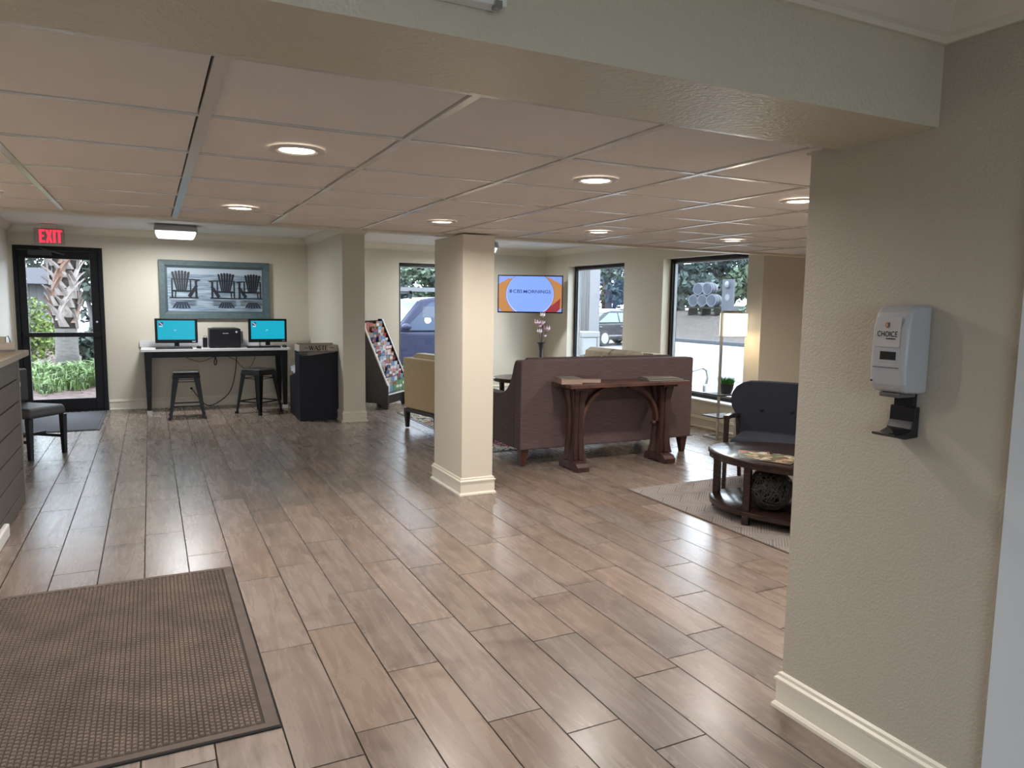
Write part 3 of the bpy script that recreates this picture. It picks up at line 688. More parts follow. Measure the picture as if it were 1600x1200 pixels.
# ------------------------------------------------------------------ corner: screen, vase, side tables
TVa = math.atan2(10.3-10.77, 6.015-5.06)
t = thing('television', 'flat television showing CBS MORNINGS, hung across the far corner', 'television', (5.545, 10.54, 1.685), TVa)
P('casing', MB().box((-.53,-.012,-.305), (.53,.035,.305)), M_blackp, t, bevel=.006)
P('mount_arm', MB().bar((0,.036,0),(.10,.36,0),.05,.10), M_blackm, t)
M_tvb = emis('screen sky blue', (.26,.43,1.0), .95); M_tvo = emis('screen orange', (.62,.27,.075), .85); M_tvr = emis('screen red', (.40,.035,.05), .8); M_tvn = emis('screen navy', (.02,.02,.20), .9); M_tvw = emis('screen white lilac', (.70,.72,1.0), .95)
M_tvl = emis('screen pale blue', (.30,.42,.95), .85)
sc_ = P('screen', MB().box((-.512,-.0135,-.283), (.512,-.012,.287)), M_tvl, t)
TY = -.0142
def arcpoly(cx, cz, ro, ri, a0, a1, n=20, ex=1.0):
    o = [(cx+ro*math.cos(a0+(a1-a0)*i/n)*ex, cz+ro*math.sin(a0+(a1-a0)*i/n)) for i in range(n+1)]
    i_ = [(cx+ri*math.cos(a1+(a0-a1)*i/n)*ex, cz+ri*math.sin(a1+(a0-a1)*i/n)) for i in range(n+1)]
    return o+i_
def clip(poly, x0, x1, z0, z1):
    for ax, lim, sg in ((0,x0,1),(0,x1,-1),(1,z0,1),(1,z1,-1)):
        out = []
        for i in range(len(poly)):
            a, b = poly[i-1], poly[i]; ia = sg*(a[ax]-lim) >= 0; ib = sg*(b[ax]-lim) >= 0
            if ia != ib:
                s = (lim-a[ax])/(b[ax]-a[ax]); out.append((a[0]+s*(b[0]-a[0]), a[1]+s*(b[1]-a[1])))
            if ib: out.append(b)
        poly = out
        if not poly: break
    return poly
def flat(poly, y): return MB().add([(u,y,v) for u, v in poly], [tuple(range(len(poly)))])
def disc(cx, cz, rx, rz, n=48): return [(cx+rx*math.cos(2*PI*i/n), cz+rz*math.sin(2*PI*i/n)) for i in range(n)]
SB = (-.512, .512, -.283, .287)
for nm, ring_, m_, y_ in (('swoosh_left', [(-.512,.16),(-.35,.25),(-.30,.245),(-.33,.18),(-.40,.05),(-.40,-.08),(-.34,-.2),(-.27,-.283),(-.46,-.283),(-.512,-.22)], M_tvo, TY),
                      ('swoosh_right', [(.20,.287),(.30,.27),(.512,.155),(.512,-.22),(.43,-.283),(.24,-.283),(.33,-.15),(.38,0),(.36,.13),(.29,.23)], M_tvo, TY),
                      ('swoosh_shade', [(.25,-.283),(.43,-.283),(.48,-.24),(.49,-.06),(.40,-.14),(.33,-.19)], M_tvr, TY-.0006)):
    P(nm, flat(ring_, y_), m_, sc_, fixn=False)
P('ring_navy', flat(clip(disc(-.005,.0,.392,.362), *SB), TY-.001), M_tvn, sc_, fixn=False)
P('ring_white', flat(clip(disc(-.005,.0,.386,.356), *SB), TY-.0016), M_tvw, sc_, fixn=False)
P('disc_blue', flat(clip(disc(-.003,.008,.378,.348), *SB), TY-.0022), M_tvb, sc_, fixn=False)
g = MB(); fit_text(g, 'CBS', .148, .056, lambda x, y, z: (x-.205, TY-.003-z, y+.045), .0006, .0008); fit_text(g, 'MORNINGS', .443, .054, lambda x, y, z: (x+.110, TY-.003-z, y+.041), .0006, .0008)
g.add([(u,TY-.003,v) for u, v in disc(-.318,.045,.026,.026,24)], [tuple(range(24))])
P('lettering', g, M_tvn, sc_, fixn=False)
g = MB().add([(u,TY-.0036,v) for u, v in [(-.342,.045),(-.33,.056),(-.318,.060),(-.306,.056),(-.294,.045),(-.306,.034),(-.318,.030),(-.33,.034)]], [tuple(range(8))])
e_ = P('eye_white', g, M_tvb, sc_, fixn=False)
P('eye_pupil', flat(disc(-.318,.045,.0115,.0115,16), TY-.0042), M_tvn, sc_, fixn=False)

def round_table(name, lab, loc, rx, ry, h, legs=4):
    t = thing(name, lab, 'table', loc)
    P('tabletop', MB().lathe([(.90,h-.05),(.99,h-.045),(1.0,h-.04),(1.0,h-.008),(.985,h)], 36, sx=rx, sy=ry), M_dkwood, t, auto=True)
    for k in range(legs):
        a = PI/4+k*2*PI/legs
        P('leg', MB().frus((rx*.74*math.cos(a), ry*.74*math.sin(a), 0), .018, .018, (rx*.78*math.cos(a), ry*.78*math.sin(a), h-.05), .026, .026), M_dkwood, t)
    return t
round_table('corner_table', 'small dark table carrying the vase in the far corner', (5.62, 10.28, 0), .25, .25, .52)
round_table('low_table', 'dark round low table on the floral rug behind the brown sofa arm', (4.32, 8.30, .012), .43, .40, .57)
t = thing('flower_vase', 'dark flared vase of pink magnolia blossoms under the television', 'vase', (5.62, 10.28, .521))
P('vase', MB().lathe([(.05,0),(.055,.01),(.035,.12),(.03,.25),(.045,.36),(.075,.395),(.070,.398),(.04,.36)], 20), mat('dark bronze vase', (.025,.022,.022), .3), t, auto=True)
M_stem = mat('brown twig', (.10,.06,.045), .7); M_pet = mat('magnolia pink', (.55,.36,.42), .5, var=.35, vscale=30); M_petd = mat('magnolia pale', (.70,.60,.62), .5)
stems = [((0,0,.36),(.01,0,.6),(.02,0,.80)), ((0,0,.36),(-.03,0,.55),(-.07,.0,.68)), ((0,0,.36),(.05,0,.50),(.10,0,.58)), ((0,0,.36),(-.02,0,.46),(-.03,0,.55)), ((0,0,.36),(.03,.02,.5),(.05,.03,.70))]
for st in stems: P('stem', MB().tube(st, .005, 6), M_stem, t)
def blossom(c, s, m_, n=6):
    g = MB()
    for k in range(n):
        a = 2*PI*k/n; o = Vector((math.cos(a), math.sin(a), 0)); sd = Vector((-o.y, o.x, 0)); c = Vector(c)
        q = [c, c+o*s*.5+sd*s*.32+Vector((0,0,s*.45)), c+o*s*.55+Vector((0,0,s*1.25)), c+o*s*.5-sd*s*.32+Vector((0,0,s*.45)), c+o*s*.62+Vector((0,0,s*.5))]
        g.add(q, [(0,1,4),(1,2,4),(2,3,4),(3,0,4)])
    return P('blossom', g, m_, t, fixn=False)
for c, s, m_ in (((.02,0,.79),.07,M_petd),((-.07,0,.66),.085,M_pet),((.10,0,.56),.09,M_pet),((-.03,0,.53),.07,M_petd),((.05,.03,.68),.05,M_pet),((.0,0,.66),.06,M_pet),((.06,0,.47),.05,M_petd),((-.04,0,.62),.06,M_pet)): blossom(c, s, m_)

# ------------------------------------------------------------------ rugs and mats
def floral():
    m, nt, b = nodes('floral rug pile'); tc = N(nt, 'ShaderNodeTexCoord'); L = nt.links.new
    n0 = N(nt, 'ShaderNodeTexNoise', i_Scale=5.0, i_Detail=2.0); L(tc.outputs['Object'], n0.inputs['Vector'])
    vm = N(nt, 'ShaderNodeVectorMath', operation='MULTIPLY_ADD'); L(n0.outputs['Color'], vm.inputs[0]); vm.inputs[1].default_value = (.25,.25,.25); L(tc.outputs['Object'], vm.inputs[2])
    v = N(nt, 'ShaderNodeTexVoronoi', i_Scale=9.0); L(vm.outputs[0], v.inputs['Vector'])
    w = math_n(nt, 'FRACT', math_n(nt, 'MULTIPLY', v.outputs['Distance'], 3.2))
    lf = ramp(nt, w, [(.45, (.012,.012,.016)), (.50, (.62,.58,.46))])
    n2 = N(nt, 'ShaderNodeTexNoise', i_Scale=2.6); L(tc.outputs['Object'], n2.inputs['Vector'])
    rd = ramp(nt, n2.outputs['Fac'], [(.60, (0,0,0)), (.63, (1,1,1))])
    mx = N(nt, 'ShaderNodeMix', data_type='RGBA'); L(rd, mx.inputs[0]); L(lf, mx.inputs[6])
    r2 = ramp(nt, w, [(.55, (.02,.015,.02)), (.60, (.45,.04,.09))]); L(r2, mx.inputs[7]); L(mx.outputs[2], b.inputs['Base Color']); b.inputs['Roughness'].default_value = .95
    return m
t = thing('floral_rug', 'black rug with cream leaves and red flowers under the seating group', 'rug', (4.35, 8.13, 0))
P('pile', MB().box((-1.32,-1.46,0), (1.32,1.46,.010)), floral(), t)
P('binding', MB().box((-1.345,-1.485,0), (1.345,1.485,.006)), M_blackp, t)
def chevron():
    m, nt, b = nodes('beige chevron rug'); tc = N(nt, 'ShaderNodeTexCoord'); L = nt.links.new
    sx = N(nt, 'ShaderNodeSeparateXYZ'); L(tc.outputs['Object'], sx.inputs[0])
    tri = math_n(nt, 'PINGPONG', math_n(nt, 'ADD', sx.outputs[1], 10.0), .14)
    u = math_n(nt, 'ADD', math_n(nt, 'ADD', sx.outputs[0], 10.0), tri)
    tri2 = math_n(nt, 'PINGPONG', math_n(nt, 'MULTIPLY', u, 1.0), .09)
    w = math_n(nt, 'FRACT', math_n(nt, 'MULTIPLY', tri2, 42.0))
    n = N(nt, 'ShaderNodeTexNoise', i_Scale=40.0, i_Detail=4.0); L(tc.outputs['Object'], n.inputs['Vector'])
    f = math_n(nt, 'ADD', math_n(nt, 'MULTIPLY', w, .8), math_n(nt, 'MULTIPLY', n.outputs['Fac'], .5))
    L(ramp(nt, f, [(.40, (.15,.13,.118)), (.80, (.285,.255,.235))]), b.inputs['Base Color']); b.inputs['Roughness'].default_value = .95
    bp = N(nt, 'ShaderNodeBump', i_Strength=.6, i_Distance=.004); L(f, bp.inputs['Height']); L(bp.outputs[0], b.inputs['Normal'])
    return m
t = thing('chevron_rug', 'pale beige zigzag rug under the oval coffee table', 'rug', (4.75, 3.55, 0))
P('pile', MB().box((-1.27,-1.27,0), (1.27,1.27,.011)), chevron(), t, bevel=.003)
P('backing', MB().box((-1.277,-1.277,0), (1.277,1.277,.006)), mat('dark rug edge', (.10,.07,.055), .9), t)
t = thing('entry_mat', 'brown ribbed entrance mat lying on the planks at lower left', 'mat', (-.22, 3.395, 0))
M_mat = mat('brown mat fibre', (.135,.104,.085), .95, bump=.6, bscale=240, var=.25, vscale=5)
P('backing', MB().box((-.585,-.865,0), (.585,.865,.006)), mat('mat rubber', (.015,.014,.014), .8), t)
P('border', MB().box((-.58,-.86,.0061), (-.535,.86,.0125)).box((.535,-.86,.0061), (.58,.86,.0125)).box((-.535,-.86,.0061), (.535,-.83,.0125)).box((-.535,.83,.0061), (.535,.86,.0125)), mat('mat border fibre', (.115,.09,.076), .95, bump=.5, bscale=260, var=.15), t)
P('bed', MB().box((-.535,-.83,.0061), (.535,.83,.0095)), mat('mat weave shade', (.040,.031,.026), .95), t)
g = MB(); nx, ny = 56, 72
for i in range(nx):
    for j in range(ny):
        cx = -.525+1.05*(i+.5)/nx; cy = -.822+1.644*(j+.5)/ny + (.004 if i % 2 else -.004)
        g.frus((cx,cy,.0094), .0086, .0104, (cx,cy,.0155), .0050, .0066)
stuff(P('weave', g, M_mat, t, fixn=False))
t = thing('door_mat', 'dark grey ribbed mat in front of the glass exit door', 'mat', (-1.05, 10.33, 0))
P('rubber', MB().box((-.48,-.80,0), (.48,.80,.008)), mat('mat rubber grey', (.03,.03,.036), .75), t)
P('ribs', MB().box((-.45,-.77,.0081), (.45,.77,.012)), mat('grey mat ribs', (.06,.06,.075), .85, bump=1, bscale=90, stretch=(3,.3,1)), t)

# ------------------------------------------------------------------ front desk counter at the left
t = thing('reception_counter', 'grey shiplap reception counter with a pale top at the left edge', 'counter', (-.88, 4.3, 0))
M_ship = mat('grey shiplap', (.125,.110,.096), .5, var=.12, vscale=4, stretch=(6,.5,6)); M_ctop = wood('pale counter laminate', (.50,.40,.28), (.40,.31,.21), .3, (4,.5,4), 3)
P('core', MB().box((-.60,-4.0,0), (-.018,2.02,1.075)), mat('counter core', (.006,.006,.006), .9), t)
zz = [0, .10,.262,.425,.59,.755,.918,1.076]
for a, b in zip(zz[:-1], zz[1:]):
    P('board', MB().box((-.018,-4.0,a+.006), (0,2.03,b-.006)), M_ship, t, bevel=.002)
    P('end_board', MB().box((-.60,2.021,a+.0035), (-.019,2.037,b-.0035)), M_ship, t, bevel=.002)
P('corner_trim', MB().box((-.022,2.031,0), (.006,2.045,1.075)), mat('grey corner trim', (.26,.24,.21), .4), t)
P('countertop', MB().box((-.66,-4.0,1.078), (.055,2.15,1.119)), [M_ctop], t, bevel=.003)
P('top_edge', MB().box((.0551,-4.0,1.080), (.058,2.15,1.117)).box((-.66,2.1501,1.080), (.055,2.153,1.117)), mat('counter edge', (.38,.34,.28), .4), t)
P('shelf_ledge', MB().box((-.60,2.046,.83), (-.03,2.33,.862)), M_edge, t)
P('shelf_bracket', MB().prism([(2.046,.60),(2.31,.829),(2.046,.829)], -.10, -.07, lambda u, v, w: (w, u, v)), M_ship, t)
P('base_shoe', MB().box((.0005,-4.0,0), (.035,1.12,.085)), M_white, t, bevel=.01)
t = thing('card_holder', 'pale stepped holder of cards on the reception counter end', 'card holder', (-.97, 6.30, 1.1195), R(20))
M_card = mat('cream card', (.55,.48,.40), .6)
P('tray', MB().box((-.10,-.05,0), (.075,.04,.012)), mat('grey tray', (.20,.20,.19), .5), t)
P('card_stack', MB().box((-.09,-.045,.0121), (.07,.0,.062)), M_card, t, bevel=.002)
P('card_stack', MB().box((-.09,.001,.0121), (.03,.036,.105)), M_card, t, bevel=.002)
P('clip', MB().tube([(.035,.02,.06),(.035,.02,.10),(.05,.02,.11),(.06,.02,.08),(.062,.02,.04)], .003, 6), M_blackm, t)
t = thing('counter_sign', 'grey tilted notice board behind the card holder on the counter', 'sign', (-1.10, 6.30, 1.1195), R(10))
P('board', MB().prism([(-.10,0),(.06,0),(.02,.20),(-.10,.20)], -.01, .01, lambda u, v, w: (u, w+v*.12, v)), mat('grey board', (.24,.22,.21), .5), t)
P('base', MB().box((-.10,-.03,0), (.06,.05,.006)), M_blackp, t)

t = thing('side_chair', 'dark grey upholstered side chair standing beside the reception counter', 'chair', (-1.075, 8.20, 0), R(52))
M_gry = mat('charcoal vinyl', (.060,.055,.055), .5, bump=.1, bscale=200)
P('seat', MB().frus((0,0,.385), .225, .225, (0,0,.485), .215, .215), M_gry, t, bevel=.035, seg=4)
for sx, sy in ((-1,-1),(1,-1),(1,1),(-1,1)):
    P('leg', MB().frus((sx*.195, sy*.195, 0), .017, .017, (sx*.195, sy*.195, .387), .024, .024), M_dleg, t)
P('stretcher', MB().bar((-.195,-.18,.17),(-.195,.18,.17),.016,.028), M_dleg, t)
P('stretcher', MB().bar((.195,-.18,.17),(.195,.18,.17),.016,.028), M_dleg, t)
P('stretcher', MB().bar((-.18,.0,.20),(.18,.0,.20),.016,.028), M_dleg, t)
P('backrest', MB().box((-.215,.185,.50), (.20,.225,.82)), M_gry, t, bevel=.02, seg=3)

# ------------------------------------------------------------------ seating group
def fabric(name, col, dark, sc=(3,3,60), rough=.9):
    m, nt, b = nodes(name); tc = N(nt, 'ShaderNodeTexCoord'); mp = N(nt, 'ShaderNodeMapping'); mp.inputs['Scale'].default_value = sc; nt.links.new(tc.outputs['Object'], mp.inputs[0])
    n = N(nt, 'ShaderNodeTexNoise', i_Scale=3.0, i_Detail=6.0); nt.links.new(mp.outputs[0], n.inputs['Vector'])
    nt.links.new(ramp(nt, n.outputs['Fac'], [(.3, dark), (.7, col)]), b.inputs['Base Color']); b.inputs['Roughness'].default_value = rough
    b.inputs['Specular IOR Level'].default_value = .25
    bp = N(nt, 'ShaderNodeBump', i_Strength=.3, i_Distance=.003); nt.links.new(n.outputs['Fac'], bp.inputs['Height']); nt.links.new(bp.outputs[0], b.inputs['Normal'])
    return m
M_sofa = fabric('brown weave', (.150,.105,.100), (.095,.066,.066))
def sofa(name, lab, loc, rz, w, bh, ah, dep, m_, leg_m, lh=.165, leg_h=None, cush=2):
    t = thing(name, lab, 'sofa', loc, rz)
    hw = w/2
    P('back', MB().prism([(-hw,lh),(hw,lh),(hw+.0,bh*.99),(hw-.02,bh),(-hw+.02,bh),(-hw,bh*.99)], 0, .14, lambda u, v, q: (u, q+(.0 if v > lh+.01 else 0), v)), m_, t, bevel=.012, seg=3)
    sw = [(.142,lh),(dep,lh),(dep,ah-.02),(dep-.03,ah),(.60,ah),(.46,ah+.008),(.38,ah+.025),(.31,ah+.06),(.255,ah+.11),(.205,ah+.19),(.165,bh-.06),(.142,bh-.01)]
    for sx in (-1, 1):
        x0, x1 = (-hw, -hw+.14) if sx < 0 else (hw-.14, hw)
        P('arm', MB().prism(sw, x0, x1, lambda u, v, q: (q, u, v)), m_, t, bevel=.012, seg=2)
    P('seat_base', MB().box((-hw+.141,.171,lh), (hw-.141,dep-.02,.31)), m_, t)
    n = cush; cw = (w-.29)/n
    for k in range(n):
        x = -hw+.145+cw*k
        P('seat_cushion', MB().box((x+.004,.30,.311), (x+cw-.004,dep,.455)), m_, t, bevel=.035, seg=3)
        P('back_cushion', MB().prism([(.173,.457),(.34,.457),(.30,bh-.03),(.20,bh+.02),(.173,bh+.0)], x+.006, x+cw-.006, lambda u, v, q: (q, u, v)), m_, t, bevel=.03, seg=3)
    for sx in (-1, 1):
        for y in (.07, dep-.08):
            P('leg', MB().frus((sx*(hw-.055), y, 0), .022, .022, (sx*(hw-.065), y, lh), .042, .042), leg_m, t)
    return t
M_leg = wood('red brown leg', (.085,.032,.022), (.045,.018,.012), .3, (1,1,.2), 20, 0)
sofa('sofa', 'brown woven sofa seen from behind, backed by the wooden console table', (4.02, 5.89, 0), 0, 2.0, .995, .645, .90, M_sofa, M_leg)
M_beige = fabric('beige velvet', (.36,.27,.17), (.28,.205,.125), (4,4,4), .8)
lv = sofa('loveseat', 'beige loveseat against the window wall beyond the brown sofa', (5.98, 8.42, 0), R(90), 1.55, .90, .62, .85, fabric('beige cotton', (.42,.34,.24), (.33,.26,.18), (4,4,4)), M_dleg)
# tan armchair seen from its back
t = thing('armchair', 'tan upholstered armchair on a dark frame left behind the pillar', 'armchair', (2.82, 8.06, .012), R(-90+11))
M_tan = fabric('tan leathercloth', (.54,.41,.235), (.48,.36,.20), (3,3,3), .55)
P('back', MB().prism([(-.36,.24),(.36,.24),(.37,.85),(-.37,.85)], -.03, .12, lambda u, v, q: (u, q-.03*(v-.24), v)), M_tan, t, bevel=.02, seg=3)
P('back_cushion', MB().box((-.33,.05,.60), (.33,.26,.90)), M_tan, t, bevel=.06, seg=4)
for sx in (-1, 1): P('arm', MB().box((sx*.37-.055 if sx > 0 else -.37,.121,.24), (.37 if sx > 0 else -.315,.72,.60)), M_tan, t, bevel=.02, seg=3)
P('seat_cushion', MB().box((-.31,.12,.24), (.31,.74,.45)), M_tan, t, bevel=.03, seg=3)
P('base_frame', MB().box((-.37,-.03,.195), (.37,.72,.238)), M_esp, t)
for sx in (-1, 1):
    for y in (0, .68): P('leg', MB().frus((sx*.335, y, 0), .018, .018, (sx*.345, y, .196), .030, .030), M_esp, t)
# console table
t = thing('console_table', 'reddish brown trestle console table standing along the sofa back', 'table', (3.9875, 5.675, 0))
M_con = wood('rustic red brown wood', (.120,.056,.042), (.045,.020,.016), .42, (.6,4,.6), 7, .3)
M_conv = wood('rustic red brown upright', (.080,.036,.029), (.028,.013,.011), .4, (5,5,.6), 6, .4)
for k in range(4):
    P('top_board', MB().box((-.668,-.178+.089*k,.768), (.668,-.178+.089*k+.0875,.80)), M_con, t, bevel=.003)
P('cleat', MB().box((-.60,-.14,.745), (-.43,.14,.767)), M_conv, t); P('cleat', MB().box((.385,-.14,.745), (.55,.14,.767)), M_conv, t)
for cx in (-.515, .467):
    P('trestle_foot', MB().prism([(-.165,0),(-.09,0),(-.075,.012),(.075,.012),(.09,0),(.165,0),(.17,.045),(.14,.075),(.10,.085),(-.10,.085),(-.14,.075),(-.17,.045)], cx-.065, cx+.065, lambda u, v, q: (q, u, v)), M_conv, t, bevel=.004)
    ps = [(.085,.086),(.070,.16),(.058,.32),(.056,.46),(.064,.62),(.085,.744)]
    po = [(u, v) for u, v in ps]+[(-u, v) for u, v in ps[::-1]]
    P('post', MB().prism(po, -.03, .03, lambda u, v, q: (cx+u*.62, q, v)), M_conv, t, bevel=.004)
    for sy in (-1, 1):
        for sx in (-1, 1):
            strip = [(sx*u*1.0, v) for u, v in ps]+[(sx*u*.34, v) for u, v in ps[::-1]]
            P('post_cheek', MB().prism(strip, .031*sy, .068*sy, lambda u, v, q: (cx+u*.95, q+sy*(abs(u)-.056)*.9, v)), M_conv, t, bevel=.006)
    s = 1 if cx < 0 else -1
    arc = [(cx+s*(.06+.34*(1-math.cos(a))), .0, .40+.345*math.sin(a)) for a in [PI/2*i/12 for i in range(13)]]
    g = MB()
    for a, b in zip(arc[:-1], arc[1:]): pass
    n_ = len(arc); vs = []
    for i, p in enumerate(arc):
        d = Vector(arc[min(i+1,n_-1)])-Vector(arc[max(i-1,0)]); nn_ = Vector((-d.z,0,d.x)).normalized()*.016*s
        p = Vector(p); vs += [p+nn_+Vector((0,-.03,0)), p-nn_+Vector((0,-.03,0)), p-nn_+Vector((0,.03,0)), p+nn_+Vector((0,.03,0))]
    fs = [(0,1,2,3), tuple(4*(n_-1)+j for j in (3,2,1,0))]
    for i in range(n_-1): fs += [(4*i+j, 4*i+(j+1) % 4, 4*i+4+(j+1) % 4, 4*i+4+j) for j in range(4)]
    P('arched_brace', g.add(vs, fs), M_con, t)
    if s < 0: P('peg', MB().ball((cx-.085,-.0,.385), .028, .034, .026, 12, 8), M_conv, t, smooth=True)
P('peg', MB().box((-.02,-.03,.735), (.02,.03,.767)), M_conv, t)
def book(lab, loc, rz, w, d, h, cov, pages=(.52,.42,.34)):
    t = thing('book', lab, 'book', loc, rz, 'books on the console table')
    P('pages', MB().box((-w/2+.004,-d/2+.004,.003), (w/2-.004,d/2-.002,h-.003)), mat('paper edges', pages, .8, var=.2, vscale=60, stretch=(1,1,20)), t)
    cm = mat('book cover', cov, .45, var=.3, vscale=14)
    P('cover', MB().box((-w/2,-d/2,0), (w/2,d/2,.0029)).box((-w/2,-d/2,h-.0029), (w/2,d/2,h)).box((-w/2,d/2-.0019,.003), (w/2,d/2,h-.003)), cm, t)
    return t
CZ = .801
book('thicker paperback directory, leftmost on the console table', (3.40, 5.69, CZ), R(-14), .20, .25, .052, (.20,.185,.17), (.34,.24,.19))
book('closed paperback lying right of the leftmost book on the console', (3.645, 5.73, CZ), R(-22), .19, .24, .042, (.10,.06,.05), (.38,.28,.23))
book('flat dark brochure folder under another at the right end of the console', (4.44, 5.68, CZ), R(-6), .38, .22, .014, (.12,.12,.11), (.45,.42,.36))
book('thin pale folder lying uppermost at the right end of the console', (4.43, 5.69, CZ+.0145), R(-14), .33, .19, .010, (.22,.20,.16), (.5,.46,.4))

# coffee table group
CTc = Vector((4.10, 3.62)); cth = R(30)
t = thing('coffee_table', 'dark glossy oval coffee table with a lower shelf on the beige rug', 'table', (CTc.x, CTc.y, .0115), cth)
a_, b_ = .66, .46                        # long axis is local +Y
P('tabletop', MB().lathe([(.93,.405),(.985,.405),(.985,.437),(1.0,.440),(1.0,.452),(.985,.458)], 56, sx=b_, sy=a_), M_dkwood, t, auto=True)
P('shelf', MB().lathe([(.955,.062),(.965,.066),(.965,.095),(.95,.100)], 56, sx=b_, sy=a_), M_dkwood, t, auto=True)
for u, v in ((-.37,.27),(0,.60),(.37,.27),(-.37,-.27),(0,-.60),(.37,-.27)):
    P('leg', MB().box((u-.024,v-.024,0), (u+.024,v+.024,.061)).box((u-.024,v-.024,.0995), (u+.024,v+.024,.406)), M_dkwood, t, bevel=.003)
t = thing('wicker_ball', 'grey twig ball resting on the coffee table shelf', 'decorative ball', (3.815, 3.63, .1125+.147))
g = MB(); rr = random.Random(5)
for k in range(85):
    ax = Vector((rr.gauss(0,1), rr.gauss(0,1), rr.gauss(0,1))).normalized(); u = ax.orthogonal().normalized(); w = ax.cross(u); off = rr.uniform(-.09,.09); r_ = math.sqrt(.143**2-off**2)
    pts = []
    for i in range(22):
        a = 2*PI*i/22; rw = 1+.03*math.sin(3*a+k); pts.append((u*math.cos(a)+w*math.sin(a))*r_*rw+ax*(off+.012*math.sin(2*a+k*1.7)))
    g.tube(pts, rr.uniform(.0016,.0034), 4, closed=True)
stuff_ = P('twigs', g, mat('grey twig', (.040,.041,.045), .6, var=.4, vscale=40), t, smooth=True); stuff_['kind'] = 'stuff'
P('core', MB().ball((0,0,0), .105, .105, .105, 14, 9), mat('dark twig core', (.015,.015,.017), .9), t, smooth=True)
def mag_mat(seed):
    m, nt, b = nodes('magazine cover'); tc = N(nt, 'ShaderNodeTexCoord'); mp = N(nt, 'ShaderNodeMapping'); mp.inputs['Location'].default_value = (seed, seed*.7, 0); nt.links.new(tc.outputs['Object'], mp.inputs[0])
    v = N(nt, 'ShaderNodeTexVoronoi', i_Scale=22.0); nt.links.new(mp.outputs[0], v.inputs['Vector'])
    sp = N(nt, 'ShaderNodeSeparateColor'); nt.links.new(v.outputs['Color'], sp.inputs[0])
    nt.links.new(ramp(nt, sp.outputs[0], [(0, (.03,.05,.03)), (.25, (.20,.10,.05)), (.45, (.10,.13,.08)), (.65, (.36,.29,.18)), (.82, (.26,.11,.07)), (1, (.50,.46,.38))]), b.inputs['Base Color']); b.inputs['Roughness'].default_value = .25
    return m
TZ = .0115+.458
for lab, x, y, rz, z, sd_ in (('magazine with an orange and green cover, left one on the coffee table', 3.80, 3.77, R(-42), TZ+.0006, 1.3), ('magazine with a pale cover lying nearer the table edge', 3.86, 3.58, R(-66), TZ+.0006+.0045, 4.1)):
    t = thing('magazine', lab, 'magazine', (x, y, z), rz, 'magazines on the coffee table')
    P('pages', MB().box((-.105,-.14,0), (.105,.14,.0035)), mat('magazine paper', (.6,.58,.54), .5), t)
    P('cover', MB().box((-.106,-.141,.0035), (.106,.141,.0042)), mag_mat(sd_), t)

# navy accent chair
ca = R(-54.6)
t = thing('accent_chair', 'navy button-back wing chair with dark wooden arms beside the coffee table', 'chair', (4.61, 4.40, .0115), ca)
M_navyf = fabric('navy wool', (.014,.017,.027), (.009,.011,.018), (40,40,40))
bo = [(-.275,.36),(-.285,.46),(-.30,.53),(-.345,.60),(-.375,.66),(-.38,.72),(-.36,.79),(-.32,.835),(-.26,.855),(-.15,.862)]
bo = bo+[(-u, v) for u, v in bo[::-1]]
bh_ = [(.275,.36),(.285,.44),(.30,.51),(.335,.575),(.368,.64),(.38,.70),(.372,.76),(.345,.81),(.30,.842),(.24,.858)]
g = MB(); NC = 14; nr = len(bh_)
for q in (0, 1):
    for hw_, v in bh_:
        for i in range(NC+1):
            u = hw_*(2*i/NC-1); g.v.append((u, .20+q*.085+(v-.36)*.22-.10*(abs(u)/.38)**2.2, v))
o_ = nr*(NC+1)
for j in range(nr-1):
    for i in range(NC):
        a = j*(NC+1)+i; g.f += [(a,a+1,a+NC+2,a+NC+1),(o_+a,o_+a+NC+1,o_+a+NC+2,o_+a+1)]; g.m += [0,0]
bd = [i for i in range(NC+1)]+[(j+1)*(NC+1)-1 for j in range(1, nr)]+[(nr-1)*(NC+1)+i for i in range(NC-1, -1, -1)]+[j*(NC+1) for j in range(nr-2, 0, -1)]
for a, b in zip(bd, bd[1:]+bd[:1]): g.f.append((a, o_+a, o_+b, b)); g.m.append(0)
bk = P('backrest', g, M_navyf, t, bevel=.025, seg=3, auto=True)
for u in (-.125, .125): P('button', MB().ball((u,.20+(.62-.36)*.22-.016,.62), .016, .008, .016, 10, 6), M_navyf, t, smooth=True)
P('seat', MB().box((-.285,-.30,.315), (.285,.27,.435)), M_navyf, t, bevel=.045, seg=4)
P('seat_frame', MB().box((-.27,-.27,.27), (.27,.25,.314)), M_dkwood, t)
for sx in (-1, 1):
    P('leg', MB().frus((sx*.315,-.275,0), .014, .016, (sx*.315,-.27,.59), .019, .022), M_dkwood, t, bevel=.003)
    P('leg', MB().frus((sx*.30,.30,0), .015, .018, (sx*.315,.20,.57), .019, .024), M_dkwood, t, bevel=.003)
    P('arm', MB().prism([(-.295,.588),(.0,.575),(.31,.545),(.31,.572),(.0,.605),(-.295,.618)], sx*.315-.024, sx*.315+.024, lambda u, v, q: (q, u, v)), M_dkwood, t, bevel=.006)
    P('side_rail', MB().bar((sx*.31,-.26,.29),(sx*.31,.25,.29),.022,.04), M_dkwood, t)

